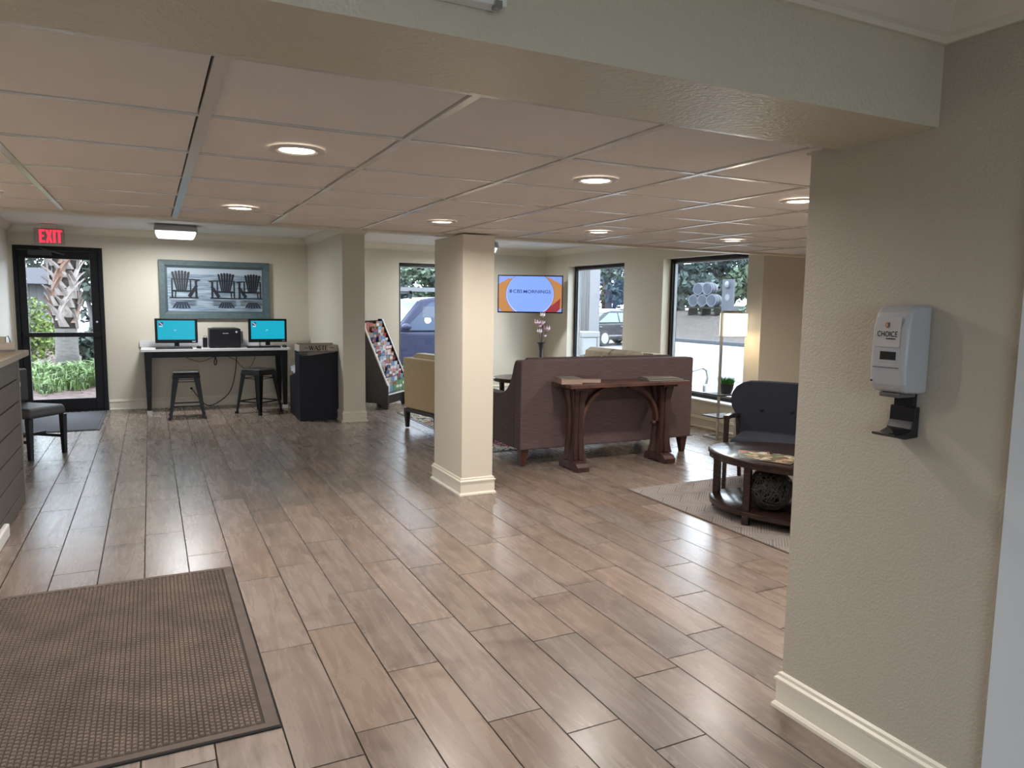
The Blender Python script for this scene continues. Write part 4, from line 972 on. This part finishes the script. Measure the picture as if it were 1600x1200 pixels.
# etagere floor lamp
t = thing('floor_lamp', 'square metal floor lamp with two glass shelves and a lit shade by the window', 'lamp', (5.92, 6.32, 0))
M_shade = emis('lit linen shade', (1.0,.86,.66), 1.7)
x0, x1 = -.145, .125
P('post', MB().box((x0-.012,-.012,0), (x0+.012,.012,1.475)), M_chrome, t)
P('top_bar', MB().box((x0+.0121,-.012,1.452), (x1+.012,.012,1.475)), M_chrome, t)
P('base_bar', MB().box((x0+.0121,-.012,0), (x1-.0121,.012,.024)), M_chrome, t)
P('post', MB().box((x1-.012,-.012,0), (x1+.012,.012,.50)), M_chrome, t)
P('base_bar', MB().box((x0-.012,.0121,0), (x0+.012,.22,.024)).box((x0+.0121,.20,0), (x1+.012,.22,.024)), M_chrome, t)
P('glass_shelf', MB().box((x0-.03,-.06,.255), (x1+.03,.23,.265)), M_shelfglass, t)
P('glass_shelf', MB().box((x0-.03,-.06,.510), (x1+.03,.23,.520)), M_shelfglass, t)
for zz in (.255, .510): P('shelf_edge', MB().box((x0-.032,-.0635,zz-.001), (x1+.032,-.0605,zz+.011)).box((x0-.034,-.0604,zz-.001), (x0-.0305,.23,zz+.011)), M_blackp, t)
P('lamp_shade', MB().box((x0+.045,-.075,1.185), (x1+.04,.09,1.445)), M_shade, t, bevel=.004)
P('shade_rim', MB().box((x0+.043,-.077,1.181), (x1+.042,.092,1.1845)).box((x0+.043,-.077,1.4455), (x1+.042,.092,1.4505)), mat('shade rim', (.35,.27,.19), .6), t)
ll = bpy.data.lights.new('shade light', 'POINT'); ll.energy = 5; ll.color = (1,.78,.5); ll.shadow_soft_size = .08
lo = bpy.data.objects.new('shade_light', ll); C.objects.link(lo); lo.parent = t; lo.location = (0,0,1.12)
t = thing('potted_grass', 'bright green artificial grass in a dark pot on the lamp shelf', 'plant', (5.925, 6.37, .521))
P('pot', MB().lathe([(.05,0),(.058,.004),(.078,.06),(.086,.115),(.080,.115),(.07,.09)], 18), mat('dark slate pot', (.022,.022,.026), .45), t, auto=True)
g = MB(); rr = random.Random(2)
for k in range(420):
    a = rr.uniform(0, 2*PI); r_ = .072*math.sqrt(rr.random()); b0 = Vector((r_*math.cos(a), r_*math.sin(a), .085)); ln = rr.uniform(.07,.125)
    o = Vector((math.cos(a), math.sin(a), 0))*(r_/.072)*.055*rr.uniform(.4,1.2)+Vector((rr.uniform(-.02,.02), rr.uniform(-.02,.02), 0)); sd = Vector((-math.sin(a+k), math.cos(a+k), 0))*.003
    g.add([b0-sd, b0+sd, b0+o*.45+Vector((0,0,ln*.6))+sd*.8, b0+o*.45+Vector((0,0,ln*.6))-sd*.8, b0+o+Vector((0,0,ln))], [(0,1,2,3),(3,2,4)])
o = P('grass', g, mat('fresh green blade', (.045,.19,.035), .5, var=.5, vscale=40), t, fixn=False); stuff(o)

# ------------------------------------------------------------------ sanitizer dispenser on the near wall
t = thing('sanitizer_dispenser', 'white CHOICE hand sanitizer dispenser with black drip tray on the near wall', 'dispenser', (XN-.001, 1.45, 1.25))
M_disp = mat('dispenser plastic', (.42,.43,.45), .28); M_dispf = mat('dispenser front', (.48,.47,.47), .2)
prof = [(0,.0),(-.095,.005),(-.112,.03),(-.116,.09),(-.112,.20),(-.100,.245),(-.08,.265),(0,.272)]
P('housing', MB().prism(prof, -.060, .060, lambda u, v, q: (u, q, v)), M_disp, t, bevel=.016, seg=4)
fx = lambda v: -.1165+.0 if v < .1 else -.1165+.004*(v-.09)/.11
g = MB(); g.add([(fx(z)-.0012, y, z) for y, z in ((-.036,.145),(.042,.145),(.042,.232),(-.036,.232))], [(0,1,2,3)])
P('label_plate', MB().prism([(-.1150,.142),(-.1178,.142),(-.1140,.232),(-.1110,.232)], -.038, .042, lambda u, v, q: (u, q, v)), M_dispf, t, bevel=.001)
dx = lambda z: -.1178+(z-.142)*(.0038/.09)-.0008
g = MB(); fit_text(g, 'CHOICE', .066, .0165, lambda x, y, z: (dx(.181+y)-.0002, -x+.003, .181+y), .0003, .0002)
g.add([(dx(z)-.0003, y, z) for y, z in ((-.026,.1655),(.006,.1655),(.006,.1685),(-.026,.1685))], [(0,1,2,3)])
P('lettering', g, M_ink, t, fixn=False)
mo = mat('orange logo', (.50,.16,.03), .4)
P('logo', flat([(0,0)], 0) if False else MB().add([(dx(.207+v)-.0003, -u+.004, .207+v) for u, v in arcpoly(0,0,.0085,.0045,R(60),R(300),14)], [tuple(range(30))]), mo, t, fixn=False)
P('logo', MB().add([(dx(.207+v)-.0003, -u+.004, .207+v) for u, v in [(.0005,-.0085),(.0035,-.0085),(.0035,.0085),(.0005,.0085)]], [(0,1,2,3)]).add([(dx(.207+v)-.0003, -u+.004, .207+v) for u, v in [(.0045,-.006),(.0075,-.004),(.0075,.0075),(.0045,.0085)]], [(0,1,2,3)]), mat('dark logo', (.05,.05,.055), .4), t, fixn=False)
P('window_bezel', MB().box((-.1175,-.038,.095), (-.108,.040,.138)), M_disp, t, bevel=.002)
P('level_window', MB().box((-.1186,-.030,.104), (-.1174,.022,.129)), M_blackp, t, bevel=.0004)
P('seam', MB().box((-.1166,-.040,.080), (-.110,.046,.0815)), M_ink, t)
P('lock_hole', MB().lathe([(.0028,0),(.0028,.003)], 10, mtx=Matrix.Translation((-.1135,.048,.038)) @ Matrix.Rotation(R(-90),4,'Y')), M_ink, t)
P('nozzle_block', MB().box((-.095,-.035,-.010), (-.02,.035,.004)), mat('nozzle grey', (.10,.10,.105), .4), t, bevel=.004)
M_tray = mat('glossy black tray', (.010,.011,.014), .12)
tp = [(-.0005,-.135),(-.058,-.138),(-.105,-.128),(-.107,-.120),(-.070,-.122),(-.036,-.110),(-.026,-.085),(-.024,-.012),(-.0005,-.012)]
P('tray_neck', MB().box((-.022,-.028,-.045), (-.001,.034,.0)), M_tray, t, bevel=.002)
P('drip_tray', MB().prism([(u, v if v < -.05 else -.040) for u, v in tp], -.040, .044, lambda u, v, q: (u, q, v)), M_tray, t, bevel=.004, seg=2)

# ------------------------------------------------------------------ outside: ground, street, cars
GZ = -.10
M_asph = mat('pale concrete', (.15,.155,.16), .85, var=.06, vscale=.8)
struct('ground', MB().box((-60,-30,GZ-.1), (90,110,GZ)), M_asph)
tag(P('kerb', MB().box((22.3,-20,GZ), (22.5,70,GZ+.16)), mat('kerb concrete', (.045,.05,.06), .85), bevel=.02), 'grey concrete kerb along the far side of the drive', 'kerb')
M_mulch = mat('pine straw', (.07,.042,.036), .95, var=.5, vscale=9, bump=1, bscale=30)
g = MB(); nx_, ny_ = 16, 40; rr = random.Random(9)
for i in range(nx_):
    for j in range(ny_):
        x = 22.5+24*(i/(nx_-1))**1.3; y = -20+95*j/(ny_-1)
        s = min(1, (x-22.5)/6.0); z = GZ+.10+1.30*(3*s*s-2*s**3)+rr.uniform(-.04,.04)*(s > 0)
        g.v.append((x, y, z))
for i in range(nx_-1):
    for j in range(ny_-1): g.f.append((i*ny_+j, (i+1)*ny_+j, (i+1)*ny_+j+1, i*ny_+j+1)); g.m.append(0)
struct('berm', g, mat('leaf litter', (.042,.033,.028), .95, var=.4, vscale=4, bump=1, bscale=20), smooth=True)
struct('planting_bed', MB().box((-9,11.55,GZ), (1.6,30.0,GZ+.06)), M_mulch)
g = MB(); rr = random.Random(21)
for k in range(3200):
    x = rr.uniform(-3.2,.2); y = rr.uniform(11.7,22); a = rr.uniform(0,PI); l = rr.uniform(.08,.2); c = Vector((x,y,GZ+.065+rr.uniform(0,.02))); d = Vector((math.cos(a)*l, math.sin(a)*l, rr.uniform(-.02,.03))); w = Vector((-math.sin(a),math.cos(a),0))*.006
    g.add([c-d-w, c-d+w, c+d+w, c+d-w], [(0,1,2,3)])
o = P('straw', g, mat('red brown straw', (.095,.052,.043), .9, var=.5, vscale=3), fixn=False); stuff(o); o['label'] = 'red brown pine straw scattered over the planting bed'; o['category'] = 'mulch'

M_rub = mat('tyre rubber', (.012,.012,.013), .8); M_rim_ = mat('alloy wheel', (.45,.46,.48), .3, .8)
def car(name, lab, loc, rz, L, H, Wd, body, suv=False, win=None):
    t = thing(name, lab, 'car', loc, rz)
    hl = L/2; sill = .28
    if suv: lo_ = [(-hl,.45),(-hl+.05,.34),(hl-.05,.34),(hl,.45),(hl,.95),(hl-.1,1.05),(-hl+1.25,1.06),(-hl+.25,.98),(-hl,.80)]; gh = [(-hl+1.15,1.055),(-hl+1.72,H-.05),(-hl+2.05,H),(hl-.45,H),(hl-.2,H-.08),(hl-.08,1.05)]
    else: lo_ = [(-hl,.40),(-hl+.1,.26),(hl-.1,.26),(hl,.40),(hl,.78),(hl-.35,.93),(-hl+1.2,.95),(-hl+.3,.80),(-hl,.66)]; gh = [(-hl+1.1,.945),(-hl+1.85,H-.05),(-hl+2.2,H),(hl-1.55,H),(hl-1.1,H-.08),(hl-.25,.925)]
    P('body', MB().prism(lo_, -Wd/2, Wd/2, lambda u, v, q: (u, q, v)), body, t, bevel=.07, seg=3)
    z0 = gh[0][1]; ins = lambda v: 1-.20*max(0, (v-z0)/(H-z0))
    P('roof', MB().prism(gh, -Wd/2+.03, Wd/2-.03, lambda u, v, q: (u, q*ins(v), v)), body, t, bevel=.04, seg=2)
    M_cg = win or mat('car window', (.10,.13,.16), .06)
    x0, x1 = gh[0][0]+(.17 if suv else .28), gh[-1][0]-.35; top = H-.10; xm = x0+(x1-x0)*.52
    A_, B_ = Vector(gh[0]), Vector(gh[1]); dd = (B_-A_); nn2 = Vector((-dd.y, dd.x)).normalized()*.012
    P('windscreen', MB().prism([A_+dd*.08, A_+dd*.95, A_+dd*.95+nn2, A_+dd*.08+nn2], -Wd/2+.12, Wd/2-.12, lambda u, v, q: (u, q*ins(v), v)), M_cg, t)
    for sy in (-1, 1):
        for poly in ([(x0,z0+.03),(xm-.04,z0+.03),(xm-.04,top),(gh[2][0]-.12,top)], [(xm+.04,z0+.03),(x1,z0+.03),(gh[-2][0]-.25,top),(xm+.04,top)]):
            P('window', MB().prism(poly, 0, .012, lambda u, v, q: (u, sy*((Wd/2-.03)*ins(v)+q), v)), M_cg, t)
        P('mirror', MB().ball((x0+.02, sy*(Wd/2+.09), z0+.10), .10, .10, .07, 10, 6), body, t, smooth=True)
        for u in (xm-.18, x1-.15): P('door_handle', MB().box((u,sy*(Wd/2)-.012,z0-.16), (u+.16,sy*(Wd/2)+.02,z0-.13)), M_chrome2, t)
        P('sill_trim', MB().box((-hl+1.05,sy*(Wd/2)-.01,.40), (hl-1.15,sy*(Wd/2)+.015,.46)), M_chrome2 if not suv else M_rub, t)
        for u in (-hl+.88, hl-.92):
            r_ = .37 if suv else .33
            mt = Matrix.Translation((u, sy*(Wd/2-.10), r_)) @ Matrix.Rotation(R(90),4,'X')
            wh = P('wheel', MB().lathe([(r_*.7,-.12),(r_,-.10),(r_,.10),(r_*.7,.12)], 22, mtx=mt), M_rub, t)
            P('rim', MB().lathe([(r_*.66,-.125),(r_*.66,.125)], 18, mtx=mt), M_rim_, wh)
    return t
M_cb = mat('dark blue car paint', (.020,.025,.060), .35, spec=.25); M_ck = mat('black car paint', (.012,.014,.02), .3, spec=.3); M_cs = mat('silver car paint', (.16,.17,.18), .35, .1)
suv = car('suv', 'dark blue vehicle with a white ladder rack parked outside the back window', (5.55, 14.6, GZ), 0, 4.9, 1.74, 1.9, M_cb, True, mat('suv window', (.05,.07,.11), .35, spec=.15))
M_lad = mat('white ladder rail', (.13,.135,.15), .4)
for y in (-.62, -.45): P('ladder_rail', MB().box((-2.0,y,1.85), (2.1,y+.03,1.93)), M_lad, suv)
for k in range(9): P('ladder_rung', MB().bar((-1.8+.45*k,-.60,1.89),(-1.8+.45*k,-.44,1.89),.03,.03), M_lad, suv)
for x in (-.9, .2, 1.5): P('roof_rack_post', MB().box((x-.025,-.66,1.70), (x+.025,-.60,1.86)).box((x-.02,-.66,1.80), (x+.02,.66,1.845)), M_rub, suv)
car('sedan', 'black sedan parked across the lot outside the second window', (17.5, 25.9, GZ), R(195), 4.6, 1.45, 1.8, M_ck, False, mat('sedan window', (.13,.19,.21), .3, spec=.2))
car('sedan', 'silver sedan behind the black sedan in the parking lot', (20.3, 30.7, GZ), R(196), 4.6, 1.50, 1.8, M_cs)
# porch column, trash can, bench
t = thing('porch_column', 'square porch column with grey siding and a white corner face outside', 'column', (7.65, 12.07, GZ))
for k in range(5): P('siding_board', MB().box((-.02,.006+.085*k,0), (0,.085*(k+1),3.2)), mat('weathered siding', (.09,.09,.09), .8, var=.15, vscale=6, stretch=(1,6,.5)), t)
P('post_face', MB().box((.001,0,0), (.235,.43,3.2)), mat('pale stucco', (.17,.17,.185), .8), t)
t = thing('trash_can', 'white outdoor trash can with a square opening beside the porch column', 'trash can', (7.38, 11.78, GZ), R(0))
M_tc = mat('white trash can', (.20,.205,.21), .4)
P('body', MB().frus((0,0,0), .20, .20, (0,0,.68), .21, .21), M_tc, t, bevel=.02)
fr = MB(); 
for a, b in (((-.21,-.21,.685),(-.15,.21,1.02)),((.15,-.21,.685),(.21,.21,1.02))): fr.box(a, b)
P('hood', fr.box((-.21,-.21,1.021), (.21,.21,1.13)), M_tc, t, bevel=.015)
P('opening', MB().box((-.149,-.19,.70), (.149,.19,1.015)), mat('grey opening', (.26,.27,.29), .7), t)
t = thing('bench', 'metal slatted bench with a curved arm just outside the large window', 'bench', (7.55, 9.3, GZ), R(90))
M_bn = mat('grey bench metal', (.30,.31,.34), .35, .6)
for k in range(5): P('slat', MB().box((-.75,-.02+.085*k,.42), (.75,.045+.085*k,.445)), mat('bench slat', (.55,.52,.48), .6), t)
for x in (-.72, .72):
    P('arm', MB().tube([(x,-.02,.44),(x,-.05,.55),(x,-.02,.66),(x,.06,.70),(x,.2,.67),(x,.38,.62)], .022, 8), M_bn, t, smooth=True)
    P('leg', MB().bar((x,.0,0),(x,.0,.42),.05,.03), M_bn, t); P('leg', MB().bar((x,.36,0),(x,.36,.42),.05,.03), M_bn, t)

# barrels built in place of a reflected picture, and roadside board on the berm
def berm_z(x): s = min(1, (x-22.5)/6.0); return GZ+.10+1.30*(3*s*s-2*s**3)
bz = berm_z(27.0)
t = thing('added_barrel_stand', 'added dark timber stand carrying the stand-in barrels beyond the kerb', 'stand', (27.3, 31.2, bz-.05))
for y in (-1.05, 0, 1.05): P('stand_post', MB().box((-.3,y-.06,0), (.3,y+.06,.42)), M_dleg, t)
P('stand_deck', MB().box((-.42,-1.2,.421), (.42,1.2,.50)), M_dleg, t)
M_bar = mat('weathered barrel staves', (.02,.022,.03), .6, var=.2, vscale=5, stretch=(1,6,6)); M_hoop = mat('barrel hoop', (.09,.10,.13), .4, .2)
bzz = bz-.05+.50
for y, z, lab in ((31.92, bzz+.365, 'pale barrel at the left of the bottom row, standing in for a reflected picture'), (31.19, bzz+.365, 'pale barrel in the middle of the bottom row, standing in for a reflected picture'), (30.46, bzz+.365, 'pale barrel at the right of the bottom row, standing in for a reflected picture'),
                  (31.555, bzz+.99, 'left barrel of the upper pair, standing in for a reflected picture'), (30.825, bzz+.99, 'right barrel of the upper pair, standing in for a reflected picture')):
    t = thing('barrel', lab, 'barrel', (27.2, y, z), R(14), 'barrels standing in for a reflection')
    mt = Matrix.Rotation(R(-90), 4, 'Y')
    P('staves', MB().lathe([(.315,-.26),(.345,-.14),(.355,0),(.345,.14),(.315,.26)], 22, mtx=mt), M_bar, t, auto=True)
    P('head', MB().lathe([(.285,.261),(.285,.275)], 22, mtx=mt), mat('barrel head', (.07,.082,.12), .6, var=.15, vscale=4, stretch=(1,8,1)), t)
    for zz_ in (.25, .15, -.15, -.25):
        rr_ = .322 if abs(zz_) > .2 else .350
        P('hoop', MB().lathe([(rr_,zz_-.025),(rr_+.004,zz_+.025)], 22, mtx=mt), M_hoop, t)
t = thing('roadside_board', 'dark upright board with a white disc right of the barrels', 'sign', (27.1, 29.3, berm_z(27.1)-.05))
P('board', MB().box((-.05,-.42,.25), (.05,.42,1.95)), mat('dark board', (.05,.055,.07), .6), t)
P('post', MB().box((-.05,-.42,0), (.05,-.34,.25)).box((-.05,.34,0), (.05,.42,.25)), M_dleg, t)
P('white_disc', MB().lathe([(.17,0),(.17,.01)], 18, mtx=Matrix.Translation((-.051,0,1.0)) @ Matrix.Rotation(R(-90),4,'Y')), mat('white disc', (.13,.135,.15), .5), t)
P('lamp_head', MB().ball((-.1,0,1.65), .14, .14, .20, 10, 6), mat('white lamp head', (.13,.135,.15), .5), t)
tag(P('low_wall', MB().box((28.6,24.0,berm_z(28.6)-.3), (28.8,31.2,berm_z(28.6)+.35)), mat('white low wall', (.13,.135,.14), .7)), 'low white wall at the top of the bank', 'wall')

# ------------------------------------------------------------------ trees and shrubs
M_bark = mat('grey bark', (.11,.10,.10), .9, var=.3, vscale=6, stretch=(3,3,.5)); 
def leafm(nm, c, v=.55): return mat(nm, c, .6, var=v, vscale=1.2)
L1, L2, L3, L4 = leafm('blue green leaf', (.055,.085,.080)), leafm('mid green leaf', (.065,.10,.06)), leafm('lime leaf', (.12,.17,.032)), leafm('dark glossy leaf', (.03,.045,.033))
L5 = leafm('grey twig leaf', (.17,.16,.17))
def leaves(rr, blobs, n, sz, drop=.0):
    g = MB(); tot = sum(b[1][0]*b[1][1]*b[1][2] for b in blobs)
    for c, rad in blobs:
        for k in range(int(n*rad[0]*rad[1]*rad[2]/tot)):
            d = Vector((rr.gauss(0,1), rr.gauss(0,1), rr.gauss(0,1))).normalized()*rr.random()**.38
            p = Vector((c[0]+d.x*rad[0], c[1]+d.y*rad[1], c[2]+d.z*rad[2])); s = sz*rr.uniform(.6,1.3)
            a = Vector((rr.uniform(-1,1), rr.uniform(-1,1), rr.uniform(-.9,.4))).normalized()*s; b = a.cross(Vector((rr.uniform(-1,1), rr.uniform(-1,1), rr.uniform(-1,1)))).normalized()*s*.34
            g.add([p-a*.5, p+b, p+a*.5, p-b], [(0,1,2,3)])
    return g
def tree(lab, x, y, z, h, cr, tr, m_, n=2200, sz=.35, seed=0, low=.25, name='tree', trunks=1):
    rr = random.Random(seed); t = thing(name, lab, 'tree', (x, y, z), 0, 'trees outside')
    for q in range(trunks):
        ox = (q-(trunks-1)/2)*.5
        P('trunk', MB().tube([(ox,0,-.2),(ox+rr.uniform(-.1,.1),0,h*.3),(ox*1.8+rr.uniform(-.2,.2),rr.uniform(-.2,.2),h*.75)], [tr*1.2,tr,tr*.5], 9), M_bark, t, smooth=True)
    bl = []
    for k in range(9):
        a = rr.uniform(0,2*PI); r_ = cr*.6*math.sqrt(rr.random()); zz_ = h*(low+(.95-low)*rr.random())
        bl.append(((r_*math.cos(a), r_*math.sin(a), zz_), (cr*rr.uniform(.4,.6), cr*rr.uniform(.4,.6), h*rr.uniform(.13,.2))))
    br = MB()
    for c, rad in bl[:6]: br.tube([(0,0,h*.35), (c[0]*.5,c[1]*.5,(c[2]+h*.35)/2), c], [tr*.45,tr*.3,tr*.12], 5)
    P('branches', br, M_bark, t, smooth=True)
    P('crown', leaves(rr, bl, n, sz), m_, t, fixn=False)
    return t
def place(depth, lat): return (.4446*depth+.8957*lat, .8957*depth-.4446*lat)
tl = [(42, -9.5,9,3.4,L1,'blue green tree at the left beyond the parked vehicle'),(50,-5.5,10,3.6,L2,'leafy green tree behind the ladder rack'),(44,-2.5,9,3.2,L1,'blue green tree beyond the television corner'),
      (50,3.5,8,3.2,L5,'bare grey twiggy tree behind the black sedan'),(52,6.8,10,3.5,L1,'tall blue green tree beyond the silver sedan'),
      (46,10.6,9.5,2.9,L1,'blue green tree above the barrels'),(48,13.2,10,3.2,L1,'blue green tree right above the barrels'),(45,15.8,9.5,3.0,L2,'green tree behind the roadside board'),(47,18.5,10,3.2,L1,'blue green tree at the right edge of the large window'),
      (56,12.0,12,4.0,L1,'taller tree far behind the barrels'),(58,17.0,12,4.0,L1,'taller tree far behind the low wall'),(64,8,12,4.0,L5,'tall grey tree far behind the sedans'),(55,-8,12,4.2,L1,'tall tree farthest behind the parked vehicle'),(66,-3,12,4.2,L2,'tall green tree farthest beyond the back window')]
for i, (d, l, h, cr, m_, lab) in enumerate(tl):
    x, y = place(d, l); z = berm_z(x) if x > 22.6 else GZ
    tree(lab, x, y, z, h*.54, cr, .22, m_, 2600 if m_ is not L5 else 1300, .42 if m_ is not L5 else .22, 40+i, .12 if m_ is not L5 else .3)
def shrub(lab, x, y, z, rx, ry, rz_, m_, n, sz, seed, nm='shrub', grp='shrubs outside'):
    rr = random.Random(seed); t = thing(nm, lab, 'shrub', (x, y, z), 0, grp)
    P('stems', MB().tube([(0,0,-.05),(.05,0,rz_*.8)], .03, 6).tube([(0,0,-.05),(-.12*rx,.05,rz_*.9)], .025, 6).tube([(0,0,-.05),(.3*rx,.05,rz_*.9)], .025, 6), M_bark, t)
    P('foliage', leaves(rr, [((0,0,rz_),(rx,ry,rz_)),((-.4*rx,0,rz_*.8),(rx*.6,ry,rz_*.7)),((.4*rx,0,rz_*.8),(rx*.6,ry,rz_*.7))], n, sz), m_, t, fixn=False)
for i, (x, y, lab) in enumerate(((29.4,33.2,'green bush behind the barrel stand'),(26.7,26.6,'green bush in front of the low wall'))):
    shrub(lab, x, y, berm_z(x)-.15, 1.1, 1.0, .5, L2, 700, .2, 80+i)
# behind the glass door
shrub('clipped lime green hedge left of the palm', -2.55, 20.3, GZ+.05, .62, .6, .80, L3, 2200, .10, 101)
shrub('dark glossy shrub right of the palm', -1.05, 19.8, GZ+.05, .55, .6, .50, L4, 900, .20, 102)
tree('dark leaved small tree right behind the palm', -1.15, 21.0, GZ+.05, 3.6, .95, .06, L4, 1900, .20, 103, .28, 'small_tree', 2)
tree('dark twiggy tree left behind the palm', -3.6, 33.0, GZ+.05, 5.2, 1.5, .08, L4, 1300, .2, 104, .45, 'small_tree')
tree('broad dark tree beyond the far building', 2.2, 37.0, GZ, 7.5, 3.2, .2, L1, 2200, .4, 105, .2)
t = thing('outbuilding', 'low grey building with a pale fascia behind the palm garden', 'building', (-4.6, 27.5, GZ))
for k in range(26): P('siding_board', MB().box((-3.0+.20*k,-.02,0), (-3.0+.20*k+.192,0,2.05)), bpy.data.materials['weathered siding'], t)
P('wall', MB().box((-3.0,.001,0), (2.2,3.0,2.2)), mat('dark building wall', (.16,.16,.17), .8), t)
P('fascia', MB().box((-3.2,-.55,2.06), (2.55,3.2,2.55)), mat('pale grey fascia', (.11,.11,.125), .7), t)
P('corner_board', MB().box((2.2,-.03,0), (2.3,.10,2.05)), M_white, t)
# palm: trunk, woven boots (old leaf bases), each a part
t = thing('palm_tree', 'cabbage palm with criss-cross leaf bases just beyond the glass door', 'palm tree', (-1.52, 17.0, GZ+.05))
M_ptr = mat('palm trunk', (.11,.10,.093), .9, var=.25, vscale=8, bump=1, bscale=25, stretch=(1,1,5)); M_boot = mat('palm boot', (.17,.14,.13), .8, var=.25, vscale=5, stretch=(3,3,1)); M_boot2 = mat('palm boot pale', (.24,.205,.19), .8, var=.2, vscale=5, stretch=(3,3,1))
M_boot3 = mat('palm boot rust', (.17,.10,.072), .8, var=.25, vscale=5)
P('fibre_sleeve', MB().tube([(0,0,.97),(0,0,1.6),(.02,0,3.2)], [.198,.19,.19], 16), mat('dark palm fibre', (.035,.027,.023), .95), t, smooth=True)
P('trunk', MB().tube([(0,0,-.1),(0,0,.5),(0,0,1.0),(.0,0,1.6),(.02,0,3.2)], [.225,.205,.19,.18,.18], 16), M_ptr, t, smooth=True)
rr = random.Random(4)
for k in range(84):
    z0 = .97+.0225*k+rr.uniform(-.02,.02); a = k*2.399+rr.uniform(-.15,.15); rad = .185+.0006*k
    o = Vector((math.cos(a), math.sin(a), 0)); sd = Vector((-o.y, o.x, 0)); lean = (1 if k % 2 else -1)*rr.uniform(.14,.24)
    ln = rr.uniform(.38,.48); w0, w1 = rr.uniform(.075,.092), rr.uniform(.026,.038)
    g = MB(); vs = []
    for i in range(5):
        s = i/4; aa = a+lean*5.2*s; o = Vector((math.cos(aa), math.sin(aa), 0)); sd = Vector((-o.y, o.x, 0))
        c = o*(rad+.014+.05*s+.10*s**4)+Vector((0,0,z0+ln*s)); w = w0+(w1-w0)*s; th = .032*(1-.4*s)
        vs += [c-sd*w-o*th*.3, c+o*th, c+sd*w-o*th*.3, c-o*th]
    fs = [(0,1,2,3),(16,19,18,17)]
    for i in range(4): fs += [(4*i+j, 4*i+(j+1) % 4, 4*i+4+(j+1) % 4, 4*i+4+j) for j in range(4)]
    P('leaf_base', g.add(vs, fs), (M_boot, M_boot2, M_boot, M_boot3)[(k*7) % 4], t)
# strap-leaf ground cover in front of the palm
g = MB(); rr = random.Random(31)
for k in range(2600):
    x = rr.uniform(-2.35,-.45); y = rr.uniform(14.2,16.6)+.35*math.sin(x*5.3)+.2*math.sin(x*13); a = rr.uniform(0,2*PI); l = rr.uniform(.10,.42)*(.45+.55*min(1,max(0,(y-13.8)/1.6))); b0 = Vector((x,y,GZ+.05)); o = Vector((math.cos(a), math.sin(a), 0)); sd = Vector((-o.y,o.x,0))*rr.choice((.008,.011,.022))
    p1 = b0+o*l*.25+Vector((0,0,l*.85)); p2 = b0+o*l*.75+Vector((0,0,l*.95))
    g.add([b0-sd, b0+sd, p1+sd, p1-sd, p2], [(0,1,2,3),(3,2,4)])
o = P('ground_cover', g, leafm('strap leaf green', (.085,.135,.04), .6), fixn=False); stuff(o); o['label'] = 'bright green strap-leaved ground cover around the palm foot'; o['category'] = 'plants'
